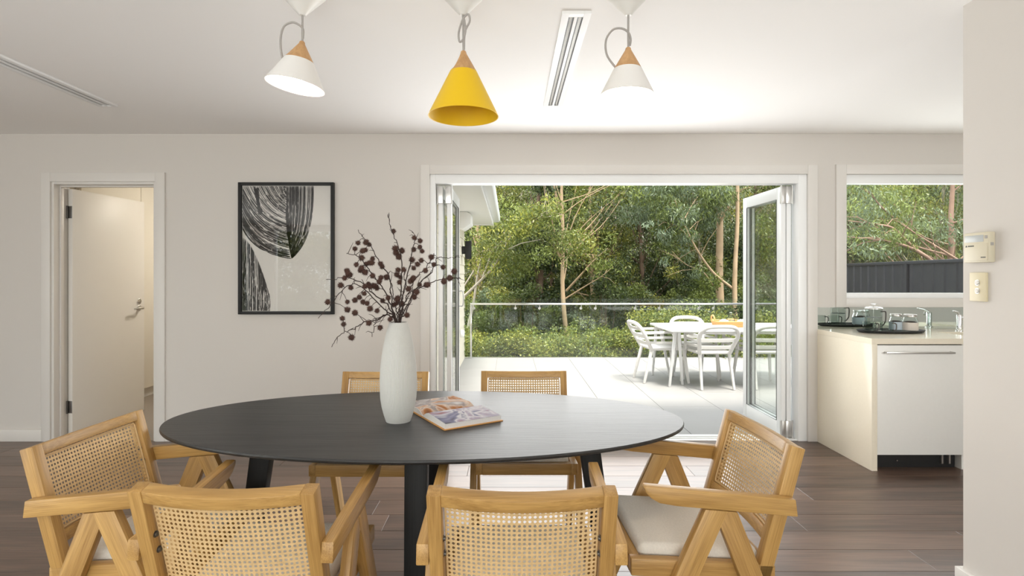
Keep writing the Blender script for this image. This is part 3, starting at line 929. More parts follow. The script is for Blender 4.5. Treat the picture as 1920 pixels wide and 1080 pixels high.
branch_where = ['reaching up and left to the picture', 'leaning left past the picture frame', 'reaching far left across the picture', 'bending left and down below the picture corner', 'drooping lowest, left of the vase', 'tallest, rising above all the others', 'rising straight up beside the door frame', 'leaning right to the door frame', 'reaching farthest right over the folded doors', 'spreading right at the height of the folded doors', 'short, hanging just beside the vase mouth', 'short, leaning left inside the dense middle', 'short and upright in the dense middle', 'short, leaning right close to the vase mouth']
for i, (st, d0, d1) in enumerate(stems):
    n = len(st)
    pts = [fp(x, y, d0 + (d1 - d0) * (k / (n - 1)) if k else d0 * 0.3) for k, (x, y) in enumerate(st)]
    pts[0] = Vector((vp.x + (pts[0].x - vp.x) * 0.35, vp.y + d0 * 0.2, vp.z + 0.235))
    mouth = Vector((vp.x + (pts[1].x - vp.x) * 0.25, vp.y + d0 * 0.5, vp.z + 0.388))
    mouth.x = max(vp.x - 0.026, min(vp.x + 0.026, mouth.x))
    pts = [pts[0], mouth] + pts[1:]
    root = thing('dried_branch', 'dark dried branch with spiky pods, ' + branch_where[i], 'branch', pts[0], group='dried branches in the white vase')
    cur = spline(pts, 44)
    jit = [p + Vector((rb.uniform(-1, 1), rb.uniform(-1, 1), rb.uniform(-1, 1))) * (0.0035 if k > 8 else 0) for k, p in enumerate(cur)]
    loc = [p - pts[0] for p in jit]
    rad = [0.0030 - 0.0019 * k / 44 for k in range(45)]
    tube('twig', loc, rad, M['twig'], root, 6)
    # side twigs
    for k in range(12, 44, 3):
        if rb.random() < 0.75:
            p = loc[k]; t = (loc[min(44, k + 1)] - loc[k - 1]).normalized()
            q = t * 0.7 + Vector((rb.uniform(-1, 1), rb.uniform(-1, 1), rb.uniform(-1, 1)))
            q.normalize()
            L = rb.uniform(0.018, 0.05)
            mid = p + q * L * 0.55 + Vector((0, 0, 0.004))
            tube('side_twig', [p, mid, p + q * L + Vector((rb.uniform(-.006, .006), 0, rb.uniform(-.006, .006)))], [0.0013, 0.0011, 0.0006], M['twig'], root, 5)
    branch_roots.append((root, pts[0].copy(), jit))
for (zx, zy) in pods_px:
    best = None
    q0 = fp(zx, zy, 0)
    for root, o0, jit in branch_roots:
        for k in range(12, 45):
            p = jit[k]
            sx, sz = (p.x / p.y), ((p.z - H) / p.y)
            dd = (sx - q0.x / q0.y) ** 2 + (sz - (q0.z - H) / q0.y) ** 2
            if best is None or dd < best[0]: best = (dd, root, o0, p)
    _, root, o0, p = best
    d = p.y + rb.uniform(-0.03, 0.03)
    px, py = 420 + zx * 0.3148, 320 + zy * 0.3148
    q = Vector((gx(px, d), d, gz(py, d)))
    if (q - p).length > 0.01:
        m_ = (p + q) / 2 + Vector((0, 0, 0.006))
        tube('side_twig', [p - o0, m_ - o0, q - o0], [0.0013, 0.0011, 0.0009], M['twig'], root, 5)
    pd = link('seed_pod', rb.choice(PODS), None, root)
    pd.location = q - o0
    pd.rotation_euler = (rb.uniform(0, 6), rb.uniform(0, 6), rb.uniform(0, 6))
    sc_ = rb.uniform(0.85, 1.15); pd.scale = (sc_, sc_, sc_)

# ================================================================== OPEN BOOK
b_sp = on_plane(791, 783, TT); b_n = on_plane(837, 807, TT); b_r = on_plane(945, 789, TT)
e1 = (b_r - b_n); e1.z = 0; HB = e1.length; e1.normalize()       # along the spine
e2 = Vector((e1.y, -e1.x, 0)); WB = (b_n - b_sp).dot(e2)          # from spine to the near fore-edge
ang = math.atan2(e1.y, e1.x)
book = thing('open_book', 'thick open hardback of food photographs on the black table', 'book', b_sp, ang)
# local: X along the spine, -Y towards the near fore-edge
def page_block(name, sgn, mat, thick):
    N = 14
    verts, faces = [], []
    prof = []
    for i in range(N + 1):
        t = i / N
        z = 0.005 + thick * (math.sin(min(1.0, t / 0.28) * pi / 2) ** 0.8) * (1 - 0.28 * max(0, t - 0.28) / 0.72)
        if i == 0: z = 0.007
        prof.append((sgn * (0.002 + (WB - 0.006) * t), z))
    for x in (0.004, HB - 0.004):
        for y, z in prof: verts.append((x, y, z))
        for y, z in prof: verts.append((x, y + (0.006 * sgn if False else 0), 0.004))
    n = N + 1
    for i in range(N):
        faces.append((i, i + 1, 2 * n + i + 1, 2 * n + i))                       # top
        faces.append((i, n + i, n + i + 1, i + 1)); faces.append((2 * n + i, 2 * n + i + 1, 3 * n + i + 1, 3 * n + i))
        faces.append((n + i, 3 * n + i, 3 * n + i + 1, n + i + 1))
    faces.append((N, n + N, 3 * n + N, 2 * n + N)); faces.append((0, 2 * n, 3 * n, n))
    o = pydata(name, verts, faces, M['pages'], book)
    fix_normals(o.data); smooth_me(o.data, 30)
    # printed sheet lying on top
    tv, tf = [], []
    for x in np.linspace(0.006, HB - 0.006, 5):
        for y, z in prof: tv.append((x, y, z + 0.0008))
    for a in range(4):
        for i in range(N): tf.append((a * n + i, a * n + i + 1, (a + 1) * n + i + 1, (a + 1) * n + i))
    sh = pydata('printed_page', tv, tf, mat, o, None, smooth=60)
page_block('pages', -1, M['print_b'], 0.024)
page_block('pages', 1, M['print_a'], 0.019)
box('cover', -0.002, HB + 0.002, -WB - 0.002, -0.004, 0.0, 0.004, M['cover'], book, 0.001)
box('cover', -0.002, HB + 0.002, 0.004, WB + 0.002, 0.0, 0.004, M['cover'], book, 0.001)
box('spine', -0.002, HB + 0.002, -0.004, 0.004, 0.0, 0.0035, M['cover'], book, 0.001)

# ================================================================== PENDANT LAMPS
PD = 2.2 * F / 1040.0
def pz(py): return gz(py, PD)
def pendant(label, rx, tip, rim, rad, split, tilt, shade_mat, lit, loop, scoop):
    """rx: px of ceiling rose; tip (px,py) of the wooden cap; rim (px,py) centre of the opening"""
    X = gx(rx, PD)
    root = thing('pendant_lamp', label, 'pendant lamp', (X, PD, CEIL), group='cone pendant lamps over the table')
    rz0 = pz(29)
    hr = CEIL - rz0
    lathe('ceiling_rose', [(0.093, 0), (0.094, -0.006), (0.016, -hr + 0.004), (0.012, -hr), (0.0, -hr)], M['rose'], root, 40)
    tipv = Vector((gx(tip[0], PD) - X, 0, pz(tip[1]) - CEIL))
    hgt = pz(tip[1]) - pz(rim)
    m = T(*tipv) @ RY(math.radians(tilt))
    s0 = split * hgt
    rs = 0.012 + (rad - 0.012) * split
    th = 0.0025
    sh = lathe('shade', [(rs, -s0), (rad, -hgt), (rad + 0.0006, -hgt - 0.001), (rad - th, -hgt), (rs - th, -s0 + 0.0), (rs - th - 0.002, -s0 + 0.004)], shade_mat, root, 64, m, 40)
    sc = scoop
    def carve(r, z, a):
        if r < 0.008 or sc is None: return r
        t = -z / s0
        d = math.atan2(math.sin(a - sc), math.cos(a - sc))
        k = max(0, 1 - (d / 0.85) ** 2) * max(0, 1 - ((t - 0.55) / 0.42) ** 2)
        return r * (1 - 0.30 * k)
    N = 18
    cap = [(0.0, 0.0), (0.007, -0.0012), (0.0105, -0.005)] + [(0.012 + (rs - 0.012) * (i / N), -0.012 - (s0 - 0.012) * (i / N)) for i in range(N + 1)] + [(rs - 0.01, -s0 - 0.001), (0.0, -s0 - 0.001)]
    lathe('wooden_cap', cap, M['cap_oak'], root, 64, m, 50, carve)
    sock = lathe('socket', [(0.018, -s0 + 0.001), (0.018, -s0 - 0.035), (0.0, -s0 - 0.036)], M['rose'], root, 24, m)
    bz = -s0 - 0.062
    bmat = M['bulb_on'] if lit else M['bulb_off']
    lathe('bulb', [(0.013, bz + 0.03), (0.018, bz + 0.022), (0.027, bz + 0.006), (0.029, bz - 0.006), (0.024, bz - 0.021), (0.012, bz - 0.029), (0.0, bz - 0.031)], bmat, root, 24, m)
    tube('cord', [(0, 0, -hr + 0.002), (tipv.x * 0.5, 0.0, (tipv.z - hr) / 2), tipv + Vector((0, 0, -0.003))], 0.0042, M['cord'], root, 10)
    lp = [Vector((gx(a, PD) - X, b, pz(c) - CEIL)) for a, b, c in loop]
    tube('cord_loop', spline(lp, 48), 0.0042, M['cord'], root, 10)
    return root
M['bulb_on'] = plain('lit_bulb', (1, 0.95, 0.88), 0.4, emit=(1.0, 0.86, 0.68), estr=60.0)
M['bulb_off'] = plain('opal_bulb', (0.7, 0.55, 0.25), 0.4)
pendant('tilted white cone pendant lamp with oak cap, glowing, over the vase side', 567, (567, 77), 163, 0.113, 0.44, 9, M['shade_w'], True,
        [(568, 0, 72), (569, -0.006, 56), (560, -0.008, 47), (548, -0.008, 44), (533, -0.006, 52), (526, 0, 75), (528, 0.004, 105), (536, 0.006, 123)], pi)
pendant('larger mustard yellow cone pendant lamp with oak cap', 868, (869, 95), 218, 0.139, 0.33, 0, M['shade_y'], False,
        [(870, 0, 93), (872, -0.008, 62), (881, -0.010, 42), (878, -0.006, 28), (868, 0.0, 36), (860, 0.008, 58), (861, 0.008, 76), (868, -0.006, 76), (873, -0.008, 60), (871, 0, 40), (869, 0.0, 33)], pi)
pendant('upright white cone pendant lamp with oak cap, glowing, beside the ceiling air slot', 1178, (1178, 88.5), 180, 0.107, 0.455, 1.5, M['shade_w'], True,
        [(1181, 0, 86), (1182, -0.004, 74), (1177, -0.007, 62), (1164, -0.008, 55), (1148, -0.008, 58), (1136, -0.004, 76), (1138, 0.003, 102), (1154, 0.008, 124), (1158, 0.01, 126)], 0.4)

# ================================================================== CEILING AIR VENTS
def vent(label, x0, x1, y0, y1):
    r = thing('air_vent', label, 'air vent', ((x0 + x1) / 2, (y0 + y1) / 2, CEIL))
    hx, hy = (x1 - x0) / 2, (y1 - y0) / 2
    box('backing', -hx + 0.01, hx - 0.01, -hy + 0.01, hy - 0.01, -0.003, 0.0, M['black'], r)
    m = 0.031
    box('frame_side', -hx, -hx + m, -hy, hy, -0.012, 0, M['pvc'], r, 0.001)
    box('frame_side', hx - m, hx, -hy, hy, -0.012, 0, M['pvc'], r, 0.001)
    box('frame_end', -hx + m, hx - m, -hy, -hy + 0.035, -0.012, 0, M['pvc'], r, 0.001)
    box('frame_end', -hx + m, hx - m, hy - 0.02, hy, -0.012, 0, M['pvc'], r, 0.001)
    box('centre_bar', -0.007, 0.007, -hy + 0.035, hy - 0.02, -0.012, -0.001, M['pvc'], r, 0.001)
    for s in (-1, 1):
        b_ = box('blade', -0.006, 0.006, -hy + 0.04, hy - 0.03, -0.001, 0.001, M['steel'], r)
        b_.matrix_local = T(s * 0.0195, 0.005, -0.007) @ RY(math.radians(35))
ye = (CEIL - H) * F / (HZ - 197); yn = (CEIL - H) * F / (HZ - 20)
vent('white double-slot air vent in the ceiling between the lamps', 0.225, 0.350, yn, ye)
vent('white double-slot air vent in the ceiling above the hall doorway side', -2.712, -2.587, yn, ye)

# ================================================================== ARTWORK
AX0, AX1, AZ0, AZ1 = wx(450), wx(628), wz(589), wz(343)
art = thing('framed_print', 'black framed abstract print of brushed black strokes on the wall', 'picture', ((AX0 + AX1) / 2, D0, AZ0))
aw, ah = (AX1 - AX0) / 2, AZ1 - AZ0
fw = 0.024
box('frame_side', -aw, -aw + fw, -0.035, -0.001, 0, ah, M['frame_black'], art, 0.002)
box('frame_side', aw - fw, aw, -0.035, -0.001, 0, ah, M['frame_black'], art, 0.002)
box('frame_rail', -aw + fw, aw - fw, -0.0345, -0.001, 0, fw, M['frame_black'], art, 0.002)
box('frame_rail', -aw + fw, aw - fw, -0.0345, -0.001, ah - fw, ah, M['frame_black'], art, 0.002)
box('paper', -aw + fw, aw - fw, -0.012, -0.006, fw, ah - fw, M['paper'], art)
box('pane', -aw + fw - 0.002, aw - fw + 0.002, -0.024, -0.022, fw - 0.002, ah - fw + 0.002, M['artglass'], art)
def ap(zx, zy):   # crop coordinates -> paper coordinates
    u = (zx - 118) / (635 - 118); v = (zy - 88) / (838 - 88)
    return (-aw + fw + u * 2 * (aw - fw), ah - fw - v * (ah - 2 * fw))
def stroke_curves():
    ra = random.Random(5)
    out = []
    def bez(a, b, c, n=16, t0=0.0, t1=1.0):
        r = []
        for i in range(n + 1):
            t = t0 + (t1 - t0) * i / n
            r.append(((1 - t) ** 2 * a[0] + 2 * t * (1 - t) * b[0] + t * t * c[0], (1 - t) ** 2 * a[1] + 2 * t * (1 - t) * b[1] + t * t * c[1]))
        return r
    def piece(a, b, c, wmax):
        t = 0.0
        while t < 1.0:
            l = ra.uniform(0.15, 0.75)
            if ra.random() < 0.80:
                out.append((bez(a, b, c, 12, t, min(1, t + l)), ra.uniform(0.5, wmax)))
            t += l + ra.uniform(0.0, 0.06)
    for i in range(120):        # left half: sweeps from the left edge and the top down to the midrib
        s = i / 119 + ra.uniform(-.004, .004)
        s = min(1, max(0, s))
        L1, L2 = 247, 255
        q = s * (L1 + L2)
        a = (118, 335 - q) if q < L1 else (118 + q - L1, 88)
        e = (403 - 30 * s ** 0.5, 524 - 400 * s ** 1.15)
        b = (a[0] + (e[0] - a[0]) * (0.22 + 0.2 * s), e[1] - (e[1] - a[1]) * (0.12 + 0.1 * s) - 10)
        piece(a, b, e, 2.6 if i % 5 else 5.5)
    for i in range(60):         # right half: near-vertical sweeps curling in to the tip
        s = i / 59
        a = (376 + 154 * s, 88)
        e = (388 + 16 * s, 420 + 104 * s ** 0.5)
        b = (a[0] + 10 * s, 88 + (e[1] - 88) * 0.74)
        piece(a, b, e, 2.4 if i % 4 else 4.0)
    for (w_, a, b, e) in ((9, (190, 100), (205, 190), (232, 250)), (11, (205, 100), (205, 200), (225, 262)), (8, (376, 220), (378, 330), (390, 420)), (9, (150, 250), (165, 300), (190, 330)), (7, (380, 200), (376, 300), (384, 360))):
        out.append((bez(a, b, e), w_))
    for i in range(64):         # lower left shape
        s = i / 63
        a = (118 + 4 * s, 838 - 440 * (1 - s) * 0 - (440 if s < .25 else 440 * (1 - (s - .25) / .75)) )
        e = (118 + 160 * s, 838)
        a = (118 + 155 * s ** 1.0, 400 + 330 * s ** 1.7)
        b = (118 + 165 * s, (a[1] + 838) / 2)
        piece(a, b, e, 2.6)
    return out
sv, sf = [], []
YI = -0.0128
for pts, w_ in stroke_curves():
    n = len(pts)
    k = len(sv)
    for i, (x, y) in enumerate(pts):
        j, l = max(0, i - 1), min(n - 1, i + 1)
        tx, ty = pts[l][0] - pts[j][0], pts[l][1] - pts[j][1]
        m = math.hypot(tx, ty) or 1
        ww = w_ * (0.35 if i in (0, n - 1) else random.uniform(0.7, 1.15))
        for s in (-1, 1):
            u, v = ap(min(632, max(119, x - ty / m * ww * s)), min(836, max(90, y + tx / m * ww * s)))
            sv.append((u, YI, v))
    for i in range(n - 1):
        sf.append((k + 2 * i, k + 2 * i + 1, k + 2 * i + 3, k + 2 * i + 2))
st_ = pydata('brush_marks', sv, sf, M['ink'], art)
tag(st_, 'printed brush strokes in black ink', kind='stuff')

# ================================================================== CONTROLS ON THE PARTITION
th = thing('thermostat', 'beige air-conditioning wall controller with a grey screen', 'thermostat', (PX, 2.155, gz(465, 2.15)))
ty0, ty1, tz0, tz1 = -0.055, 0.062, -0.058, 0.062
box('body', -0.026, 0.0, ty0, ty1, tz0, tz1, M['thermo'], th, 0.004)
box('flap', -0.0285, -0.0255, ty0 + 0.006, ty1 - 0.006, tz0 + 0.008, tz0 + 0.076, M['thermo'], th, 0.001)
box('screen', -0.0275, -0.0255, ty0 + 0.024, ty1 - 0.006, tz0 + 0.082, tz1 - 0.011, M['lcd'], th, 0.001)
box('indicator', -0.0275, -0.0255, ty0 + 0.006, ty0 + 0.018, tz0 + 0.094, tz1 - 0.014, M['cord'], th, 0.001)
box('catch', -0.020, -0.008, ty0 - 0.001, ty0 + 0.002, tz0 + 0.066, tz0 + 0.078, M['cord'], th, 0)
# small triangular mark and a line of tiny lettering, a second line at the lower corner
prism('mark', [(-0.005, 0), (0.005, 0), (0, 0.008)], 0.0004, M['print'], th, T(-0.0287, ty1 - 0.016, tz0 + 0.063) @ RZ(pi / 2), 0)
for k in range(9):
    box('lettering', -0.0289, -0.0284, ty1 - 0.026 - k * 0.0032, ty1 - 0.0238 - k * 0.0032, tz0 + 0.0638, tz0 + 0.0690, M['print'], th)
for k in range(5):
    box('lettering', -0.0289, -0.0284, ty0 + 0.012 + k * 0.0045, ty0 + 0.0155 + k * 0.0045, tz0 + 0.018, tz0 + 0.0222, M['print'], th)

sw = thing('light_switch', 'ivory wall plate with two round white push buttons', 'light switch', (PX, 2.17, gz(538, 2.17)))
box('plate', -0.010, 0.0, -0.038, 0.038, -0.058, 0.058, M['switch'], sw, 0.002)
for dz in (0.017, -0.016):
    lathe('button_ring', [(0.0115, 0), (0.0115, 0.002), (0.0095, 0.002), (0.0095, 0.0)], M['steel'], sw, 24, T(-0.0098, 0.0, dz) @ RY(-pi / 2))
    lathe('button', [(0.0090, 0), (0.0090, 0.004), (0.0070, 0.006), (0.0, 0.0062)], M['button'], sw, 24, T(-0.0098, 0.0, dz) @ RY(-pi / 2))

# ================================================================== KITCHEN BENCH
KY = H * F / 367.3           # front of the bench
KX = 2.442; BZT = 0.893
wt = thing('worktop', 'cream stone bench top with waterfall end panel beside the folding doors', 'worktop', (KX, D0, 0))
SKX0, SKX1, SKY0, SKY1 = 3.22, 3.78, 3.70, 4.06
top = wall_holes('bench_top', KX, XR - 0.002, -D0 + 0.002, -KY, [(SKX0, SKX1, -SKY1, -SKY0)], BZT - 0.038, BZT, 'Y', M['stone'])
del top['kind']
top.parent = wt; top.matrix_parent_inverse = Matrix.Identity(4)
top.matrix_local = T(-KX, -D0, 0) @ RX(pi / 2)
box('waterfall_end', 0, 0.038, KY - D0, -0.002, 0.0, BZT - 0.0385, M['stone'], wt, 0.001)
sk = thing('sink', 'stainless steel undermount sink set into the bench', 'sink', ((SKX0 + SKX1) / 2, (SKY0 + SKY1) / 2, BZT - 0.20))
sx, sy = (SKX1 - SKX0) / 2, (SKY1 - SKY0) / 2
box('basin_floor', -sx, sx, -sy, sy, 0.0, 0.004, M['steel'], sk)
for a in ((-sx - .004, -sx, -sy, sy), (sx, sx + .004, -sy, sy), (-sx, sx, -sy - .004, -sy), (-sx, sx, sy, sy + .004)):
    box('basin_side', *a, 0.0, 0.16, M['steel'], sk)
lathe('drain', [(0.04, 0.004), (0.04, 0.006), (0.02, 0.005), (0.0, 0.005)], M['chrome'], sk, 24)
dw = thing('dishwasher', 'white panelled dishwasher with a long bar handle under the bench', 'dishwasher', (KX + 0.04, KY, 0))
box('door_panel', 0.002, 0.585, 0.006, 0.026, 0.107, BZT - 0.046, M['cabinet'], dw, 0.001)
box('tub', 0.004, 0.58, 0.03, 0.58, 0.10, BZT - 0.045, M['dkmetal'], dw)
hx0, hx1, hzz = gx(1663, 3.6) - KX - 0.04, gx(1792, 3.6) - KX - 0.04, gz(662, 3.6)
hb = box('handle', hx0, hx1, -0.030, -0.020, hzz - 0.006, hzz + 0.006, M['steel'], dw, 0.001)
for x in (hx0 + 0.004, hx1 - 0.010):
    box('handle_post', x, x + 0.010, -0.020, 0.007, hzz - 0.006, hzz + 0.006, M['steel'], dw, 0.001)
box('kick_plate', 0.004, 0.58, 0.075, 0.085, 0.0, 0.10, M['black'], dw)
for x in (0.475, 0.525):
    box('foot_bracket', x, x + 0.012, 0.055, 0.075, 0.03, 0.10, M['steel'], dw)
tube('foot_screw', [(0.175, 0.06, 0.05), (0.175, 0.076, 0.05)], 0.005, M['chrome'], dw, 8)
cb_ = thing('base_cabinet', 'white kitchen base cabinet under the sink', 'cabinet', (KX + 0.63, KY, 0))
box('side_panel', 0.0, 0.018, 0.03, 0.6, 0.0, BZT - 0.04, M['cabinet'], cb_)
for k in range(3):
    d_ = box('door', 0.004 + k * 0.62, 0.618 + k * 0.62, 0.006, 0.026, 0.107, BZT - 0.046, M['cabinet'], cb_, 0.001)
    box('handle', 0.1 - 0.31, 0.52 - 0.31, -0.035, -0.026, 0.30, 0.312, M['steel'], d_)
box('plinth', 0.02, 1.88, 0.07, 0.085, 0.0, 0.10, M['black'], cb_)
spl = box('splashback', KX, XR, D0 - 0.007, D0 - 0.0005, BZT + 0.001, wz(576.5), M['mirror'])
tag(spl, 'mirrored glass splashback between bench and kitchen window', 'splashback')

tpx = gx(1799, 4.13)
tp = thing('tap', 'low chrome mixer tap behind the bench sink', 'tap', (tpx, 4.13, BZT))
lathe('base', [(0.026, 0), (0.026, 0.008), (0.02, 0.012), (0.02, 0.11), (0.017, 0.125), (0.0, 0.126)], M['chrome'], tp, 28)
tube('spout', spline([(0.0, 0, 0.085), (0.03, -0.05, 0.12), (0.06, -0.11, 0.125), (0.08, -0.15, 0.105), (0.083, -0.156, 0.085)], 24), 0.011, M['chrome'], tp, 12)
tube('lever', [(0, 0, 0.12), (-0.03, -0.02, 0.145), (-0.075, -0.03, 0.155)], [0.007, 0.006, 0.005], M['chrome'], tp, 10)

# tray with coffee things
trx, trd = gx(1670, 4.02), 4.02
tr = thing('serving_tray', 'charcoal oval tray holding the coffee things on the bench', 'tray', (trx, trd, BZT + 0.0005))
def oval_tray(prof, seg=64, a=0.247, b=0.118):
    verts, faces = [], []
    for inset, z in prof:
        for k in range(seg):
            t = 2 * pi * k / seg
            verts.append(((a - inset) * math.cos(t), (b - inset) * math.sin(t), z))
    for i in range(len(prof) - 1):
        for k in range(seg):
            l = (k + 1) % seg
            faces.append((i * seg + k, i * seg + l, (i + 1) * seg + l, (i + 1) * seg + k))
    faces.append(tuple(range(seg))[::-1]); faces.append(tuple((len(prof) - 1) * seg + k for k in range(seg)))
    return verts, faces
v, f = oval_tray([(0.03, 0.0), (0.012, 0.004), (0.0, 0.018), (0.0, 0.020), (0.004, 0.019), (0.016, 0.008), (0.03, 0.006)])
pydata('dish', v, f, M['tray'], tr, None, smooth=50)
TZ = BZT + 0.0068
def cup_glass(name, parent, r0, r1, h, mat, th=0.003, m=None):
    return lathe(name, [(r0 * 0.9, 0), (r0, 0.003), (r1, h), (r1 - th * 0.5, h + 0.001), (r1 - th, h), (r0 - th, 0.008), (0.0, 0.007)], mat, parent, 36, m)
fp_ = thing('coffee_plunger', 'smoked glass coffee plunger with steel lid on the tray', 'coffee plunger', (gx(1638, 4.06), 4.06, TZ))
cup_glass('beaker', fp_, 0.055, 0.056, 0.165, M['smoke'])
lathe('lid', [(0.060, 0.166), (0.060, 0.172), (0.052, 0.180), (0.012, 0.184), (0.0, 0.184)], M['steel'], fp_, 36)
tube('plunger_rod', [(0, 0, 0.03), (0, 0, 0.20)], 0.0028, M['steel'], fp_, 10)
lathe('knob', [(0.004, 0.196), (0.022, 0.200), (0.022, 0.204), (0.0, 0.206)], M['steel'], fp_, 24)
lathe('filter', [(0.050, 0.10), (0.050, 0.106), (0.0, 0.107)], M['hinge'], fp_, 30)
tube('handle', spline([(0.055, 0, 0.145), (0.080, 0, 0.148), (0.092, 0, 0.14), (0.092, 0, 0.10), (0.088, 0, 0.07), (0.07, 0, 0.045), (0.056, 0, 0.035)], 28), 0.0048, M['dkmetal'], fp_, 10)
def mug(px, d, label):
    g = thing('glass_mug', label, 'mug', (gx(px, d), d, TZ), group='smoked glass mugs on the tray')
    cup_glass('cup', g, 0.040, 0.042, 0.078, M['smoke'])
    tube('handle', spline([(0.041, 0, 0.066), (0.060, 0, 0.066), (0.070, 0, 0.055), (0.069, 0, 0.025), (0.060, 0, 0.014), (0.040, 0, 0.014)], 24), 0.004, M['dkmetal'], g, 10)
mug(1630, 3.965, 'smoked glass mug standing in front of the coffee plunger')
mug(1663, 3.955, 'smoked glass mug standing in front of the blue-labelled jar')
def jar(px, d, label, lab, r):
    g = thing('storage_jar', label, 'jar', (gx(px, d), d, TZ), group='lidded storage jars on the tray')
    lathe('jar_body', [(r * .9, 0), (r, 0.005), (r, 0.075), (r * .82, 0.098), (r * .8, 0.112), (r * .8 - .003, 0.112), (r * .82 - .003, 0.097), (r - .003, 0.074), (r - .003, .008), (0, .007)], M['clear'], g, 36)
    lathe('lid', [(r * .84, 0.110), (r * .86, 0.116), (r * .86, 0.126), (r * .8, 0.130), (0, 0.130)], M['steel'], g, 36)
    lathe('contents', [(r - .006, 0.010), (r - .006, 0.070), (r * .5, 0.078), (0, 0.076)], M['beans'], g, 28)
    lathe('label_band', [(r + .0004, 0.012), (r + .0009, 0.012), (r + .0009, 0.070), (r + .0004, 0.070)], lab, g, 36)
jar(1680, 4.06, 'lidded glass jar with a pale blue label on the tray', M['label_blue'], 0.043)
jar(1706.5, 4.01, 'lidded glass jar with a sand-coloured label on the tray', M['label_sand'], 0.050)

# ================================================================== OUTSIDE: BALUSTRADE
BY = 8.93
bal = thing('glass_balustrade', 'frameless glass balustrade with a slim steel handrail along the deck edge', 'balustrade', (gx(882, BY), BY, DECK))
gtop = gz(560, BY) - DECK; rtop = gz(569.5, BY) - DECK
xs = [-0.06, 1.95, 3.90, 5.95]
box('glass_panel', -0.115, -0.075, -0.006, 0.006, 0.0, gtop, M['balglass'], bal)
for a, b in zip(xs[:-1], xs[1:]):
    box('glass_panel', a + 0.008, b - 0.008, -0.006, 0.006, 0.0, gtop, M['balglass'], bal)
    for x in (a + 0.12, (a + b) / 2 - 0.2, (a + b) / 2 + 0.2, b - 0.12):
        br = tube('bracket', spline([(x, -0.006, rtop - 0.075), (x, -0.05, rtop - 0.07), (x, -0.06, rtop - 0.02)], 10), 0.007, M['steel'], bal, 8)
        lathe('disc', [(0.022, 0), (0.022, 0.006), (0, 0.007)], M['steel'], br, 16, T(x, -0.006, rtop - 0.075) @ RX(pi / 2))
bar('handrail', (0.0, -0.06, rtop), (5.95, -0.06, rtop), 0.04, 0.030, M['chrome'], bal, bevel=0.004)
bar('end_post', (0.015, -0.06, rtop - 0.016), (0.015, -0.06, 0.0), 0.030, 0.030, M['chrome'], bal, up=(0, 1, 0), bevel=0.003)
box('base_channel', -0.115, 5.95, -0.02, 0.02, -0.001, 0.012, M['steel'], bal, 0.002)

# wing wall fittings
wl = thing('wall_light', 'black rectangular outdoor wall light on the weatherboard wall', 'wall light', (WINGX, 8.45, gz(469, 8.45)))
box('mount', -0.002, 0.05, -0.03, 0.03, -0.06, 0.06, M['black'], wl, 0.003)
box('housing', 0.05, 0.145, -0.05, 0.05, -0.14, 0.14, M['black'], wl, 0.004)
bxo = thing('eave_box', 'white faceted box fixed under the eave of the side wing', 'eave box', (WINGX, 7.35, 1.93))
prism('casing', [(0.0, 0.05), (0.12, 0.0), (0.23, 0.075), (0.23, 0.20), (0.17, 0.232), (0.0, 0.232)], 0.42, M['ext'], bxo, None, 0.006)
box('mounting_plate', -0.005, 0.02, -0.19, 0.19, 0.05, 0.23, M['ext'], bxo, 0.002)
ot = thing('outdoor_socket', 'small round white fitting low on the weatherboard wall', 'socket', (WINGX, 8.2, gz(625.5, 8.2)))
lathe('dome', [(0.06, 0), (0.06, 0.03), (0.045, 0.055), (0.0, 0.06)], M['pvc'], ot, 24, RY(pi / 2))

# ================================================================== OUTSIDE: TABLE AND CHAIRS
OTZ = gz(619, 6.5) - DECK
ot0 = Vector((1.955, 6.5, DECK))
otab = thing('patio_table', 'white rectangular patio table on the tiled deck', 'table', ot0)
TLEN, TDEP = 1.85, 1.0
box('tabletop', 0, TLEN, 0, TDEP, OTZ - 0.028, OTZ, M['wtable'], otab, 0.006)
box('apron', 0.06, TLEN - 0.06, 0.06, 0.075, OTZ - 0.040, OTZ - 0.028, M['wtable'], otab, 0.002)
box('apron', 0.06, TLEN - 0.06, TDEP - 0.075, TDEP - 0.06, OTZ - 0.040, OTZ - 0.028, M['wtable'], otab, 0.002)
for cx, sx_ in ((0.07, 1), (TLEN - 0.07, -1)):
    for cy, sy_ in ((0.08, 1), (TDEP - 0.08, -1)):
        bar('leg', (cx, cy, OTZ - 0.03), (cx - 0.06 * sx_, cy + 0.03 * sy_, 0.0), 0.036, 0.036, M['wtable'], otab, up=(1, 0, 0), bevel=0.006, taper=0.75)
        bar('leg', (cx + 0.045 * sx_, cy, OTZ - 0.03), (cx + 0.14 * sx_, cy + 0.16 * sy_, 0.0), 0.036, 0.036, M['wtable'], otab, up=(1, 0, 0), bevel=0.006, taper=0.75)

def ribbon(name, pts, h, t, mat, parent, lean=None):
    """closed strip of height h and thickness t swept along pts (mostly horizontal)"""
    P = [Vector(p) for p in pts]; n = len(P)
    verts, faces = [], []
    for i in range(n):
        tg = (P[min(n - 1, i + 1)] - P[max(0, i - 1)]).normalized()
        side = Vector((tg.y, -tg.x, 0)).normalized()
        up = Vector((0, 0, 1))
        for s, u in ((-1, -1), (1, -1), (1, 1), (-1, 1)):
            verts.append(P[i] + side * (s * t / 2) + up * (u * h / 2))
    for i in range(n - 1):
        for k in range(4):
            l = (k + 1) % 4
            faces.append((i * 4 + k, i * 4 + l, (i + 1) * 4 + l, (i + 1) * 4 + k))
    faces.append((3, 2, 1, 0)); faces.append(tuple((n - 1) * 4 + k for k in range(4)))
    o = pydata(name, verts, faces, mat, parent)
    fix_normals(o.data); smooth_me(o.data, 50)
    return o

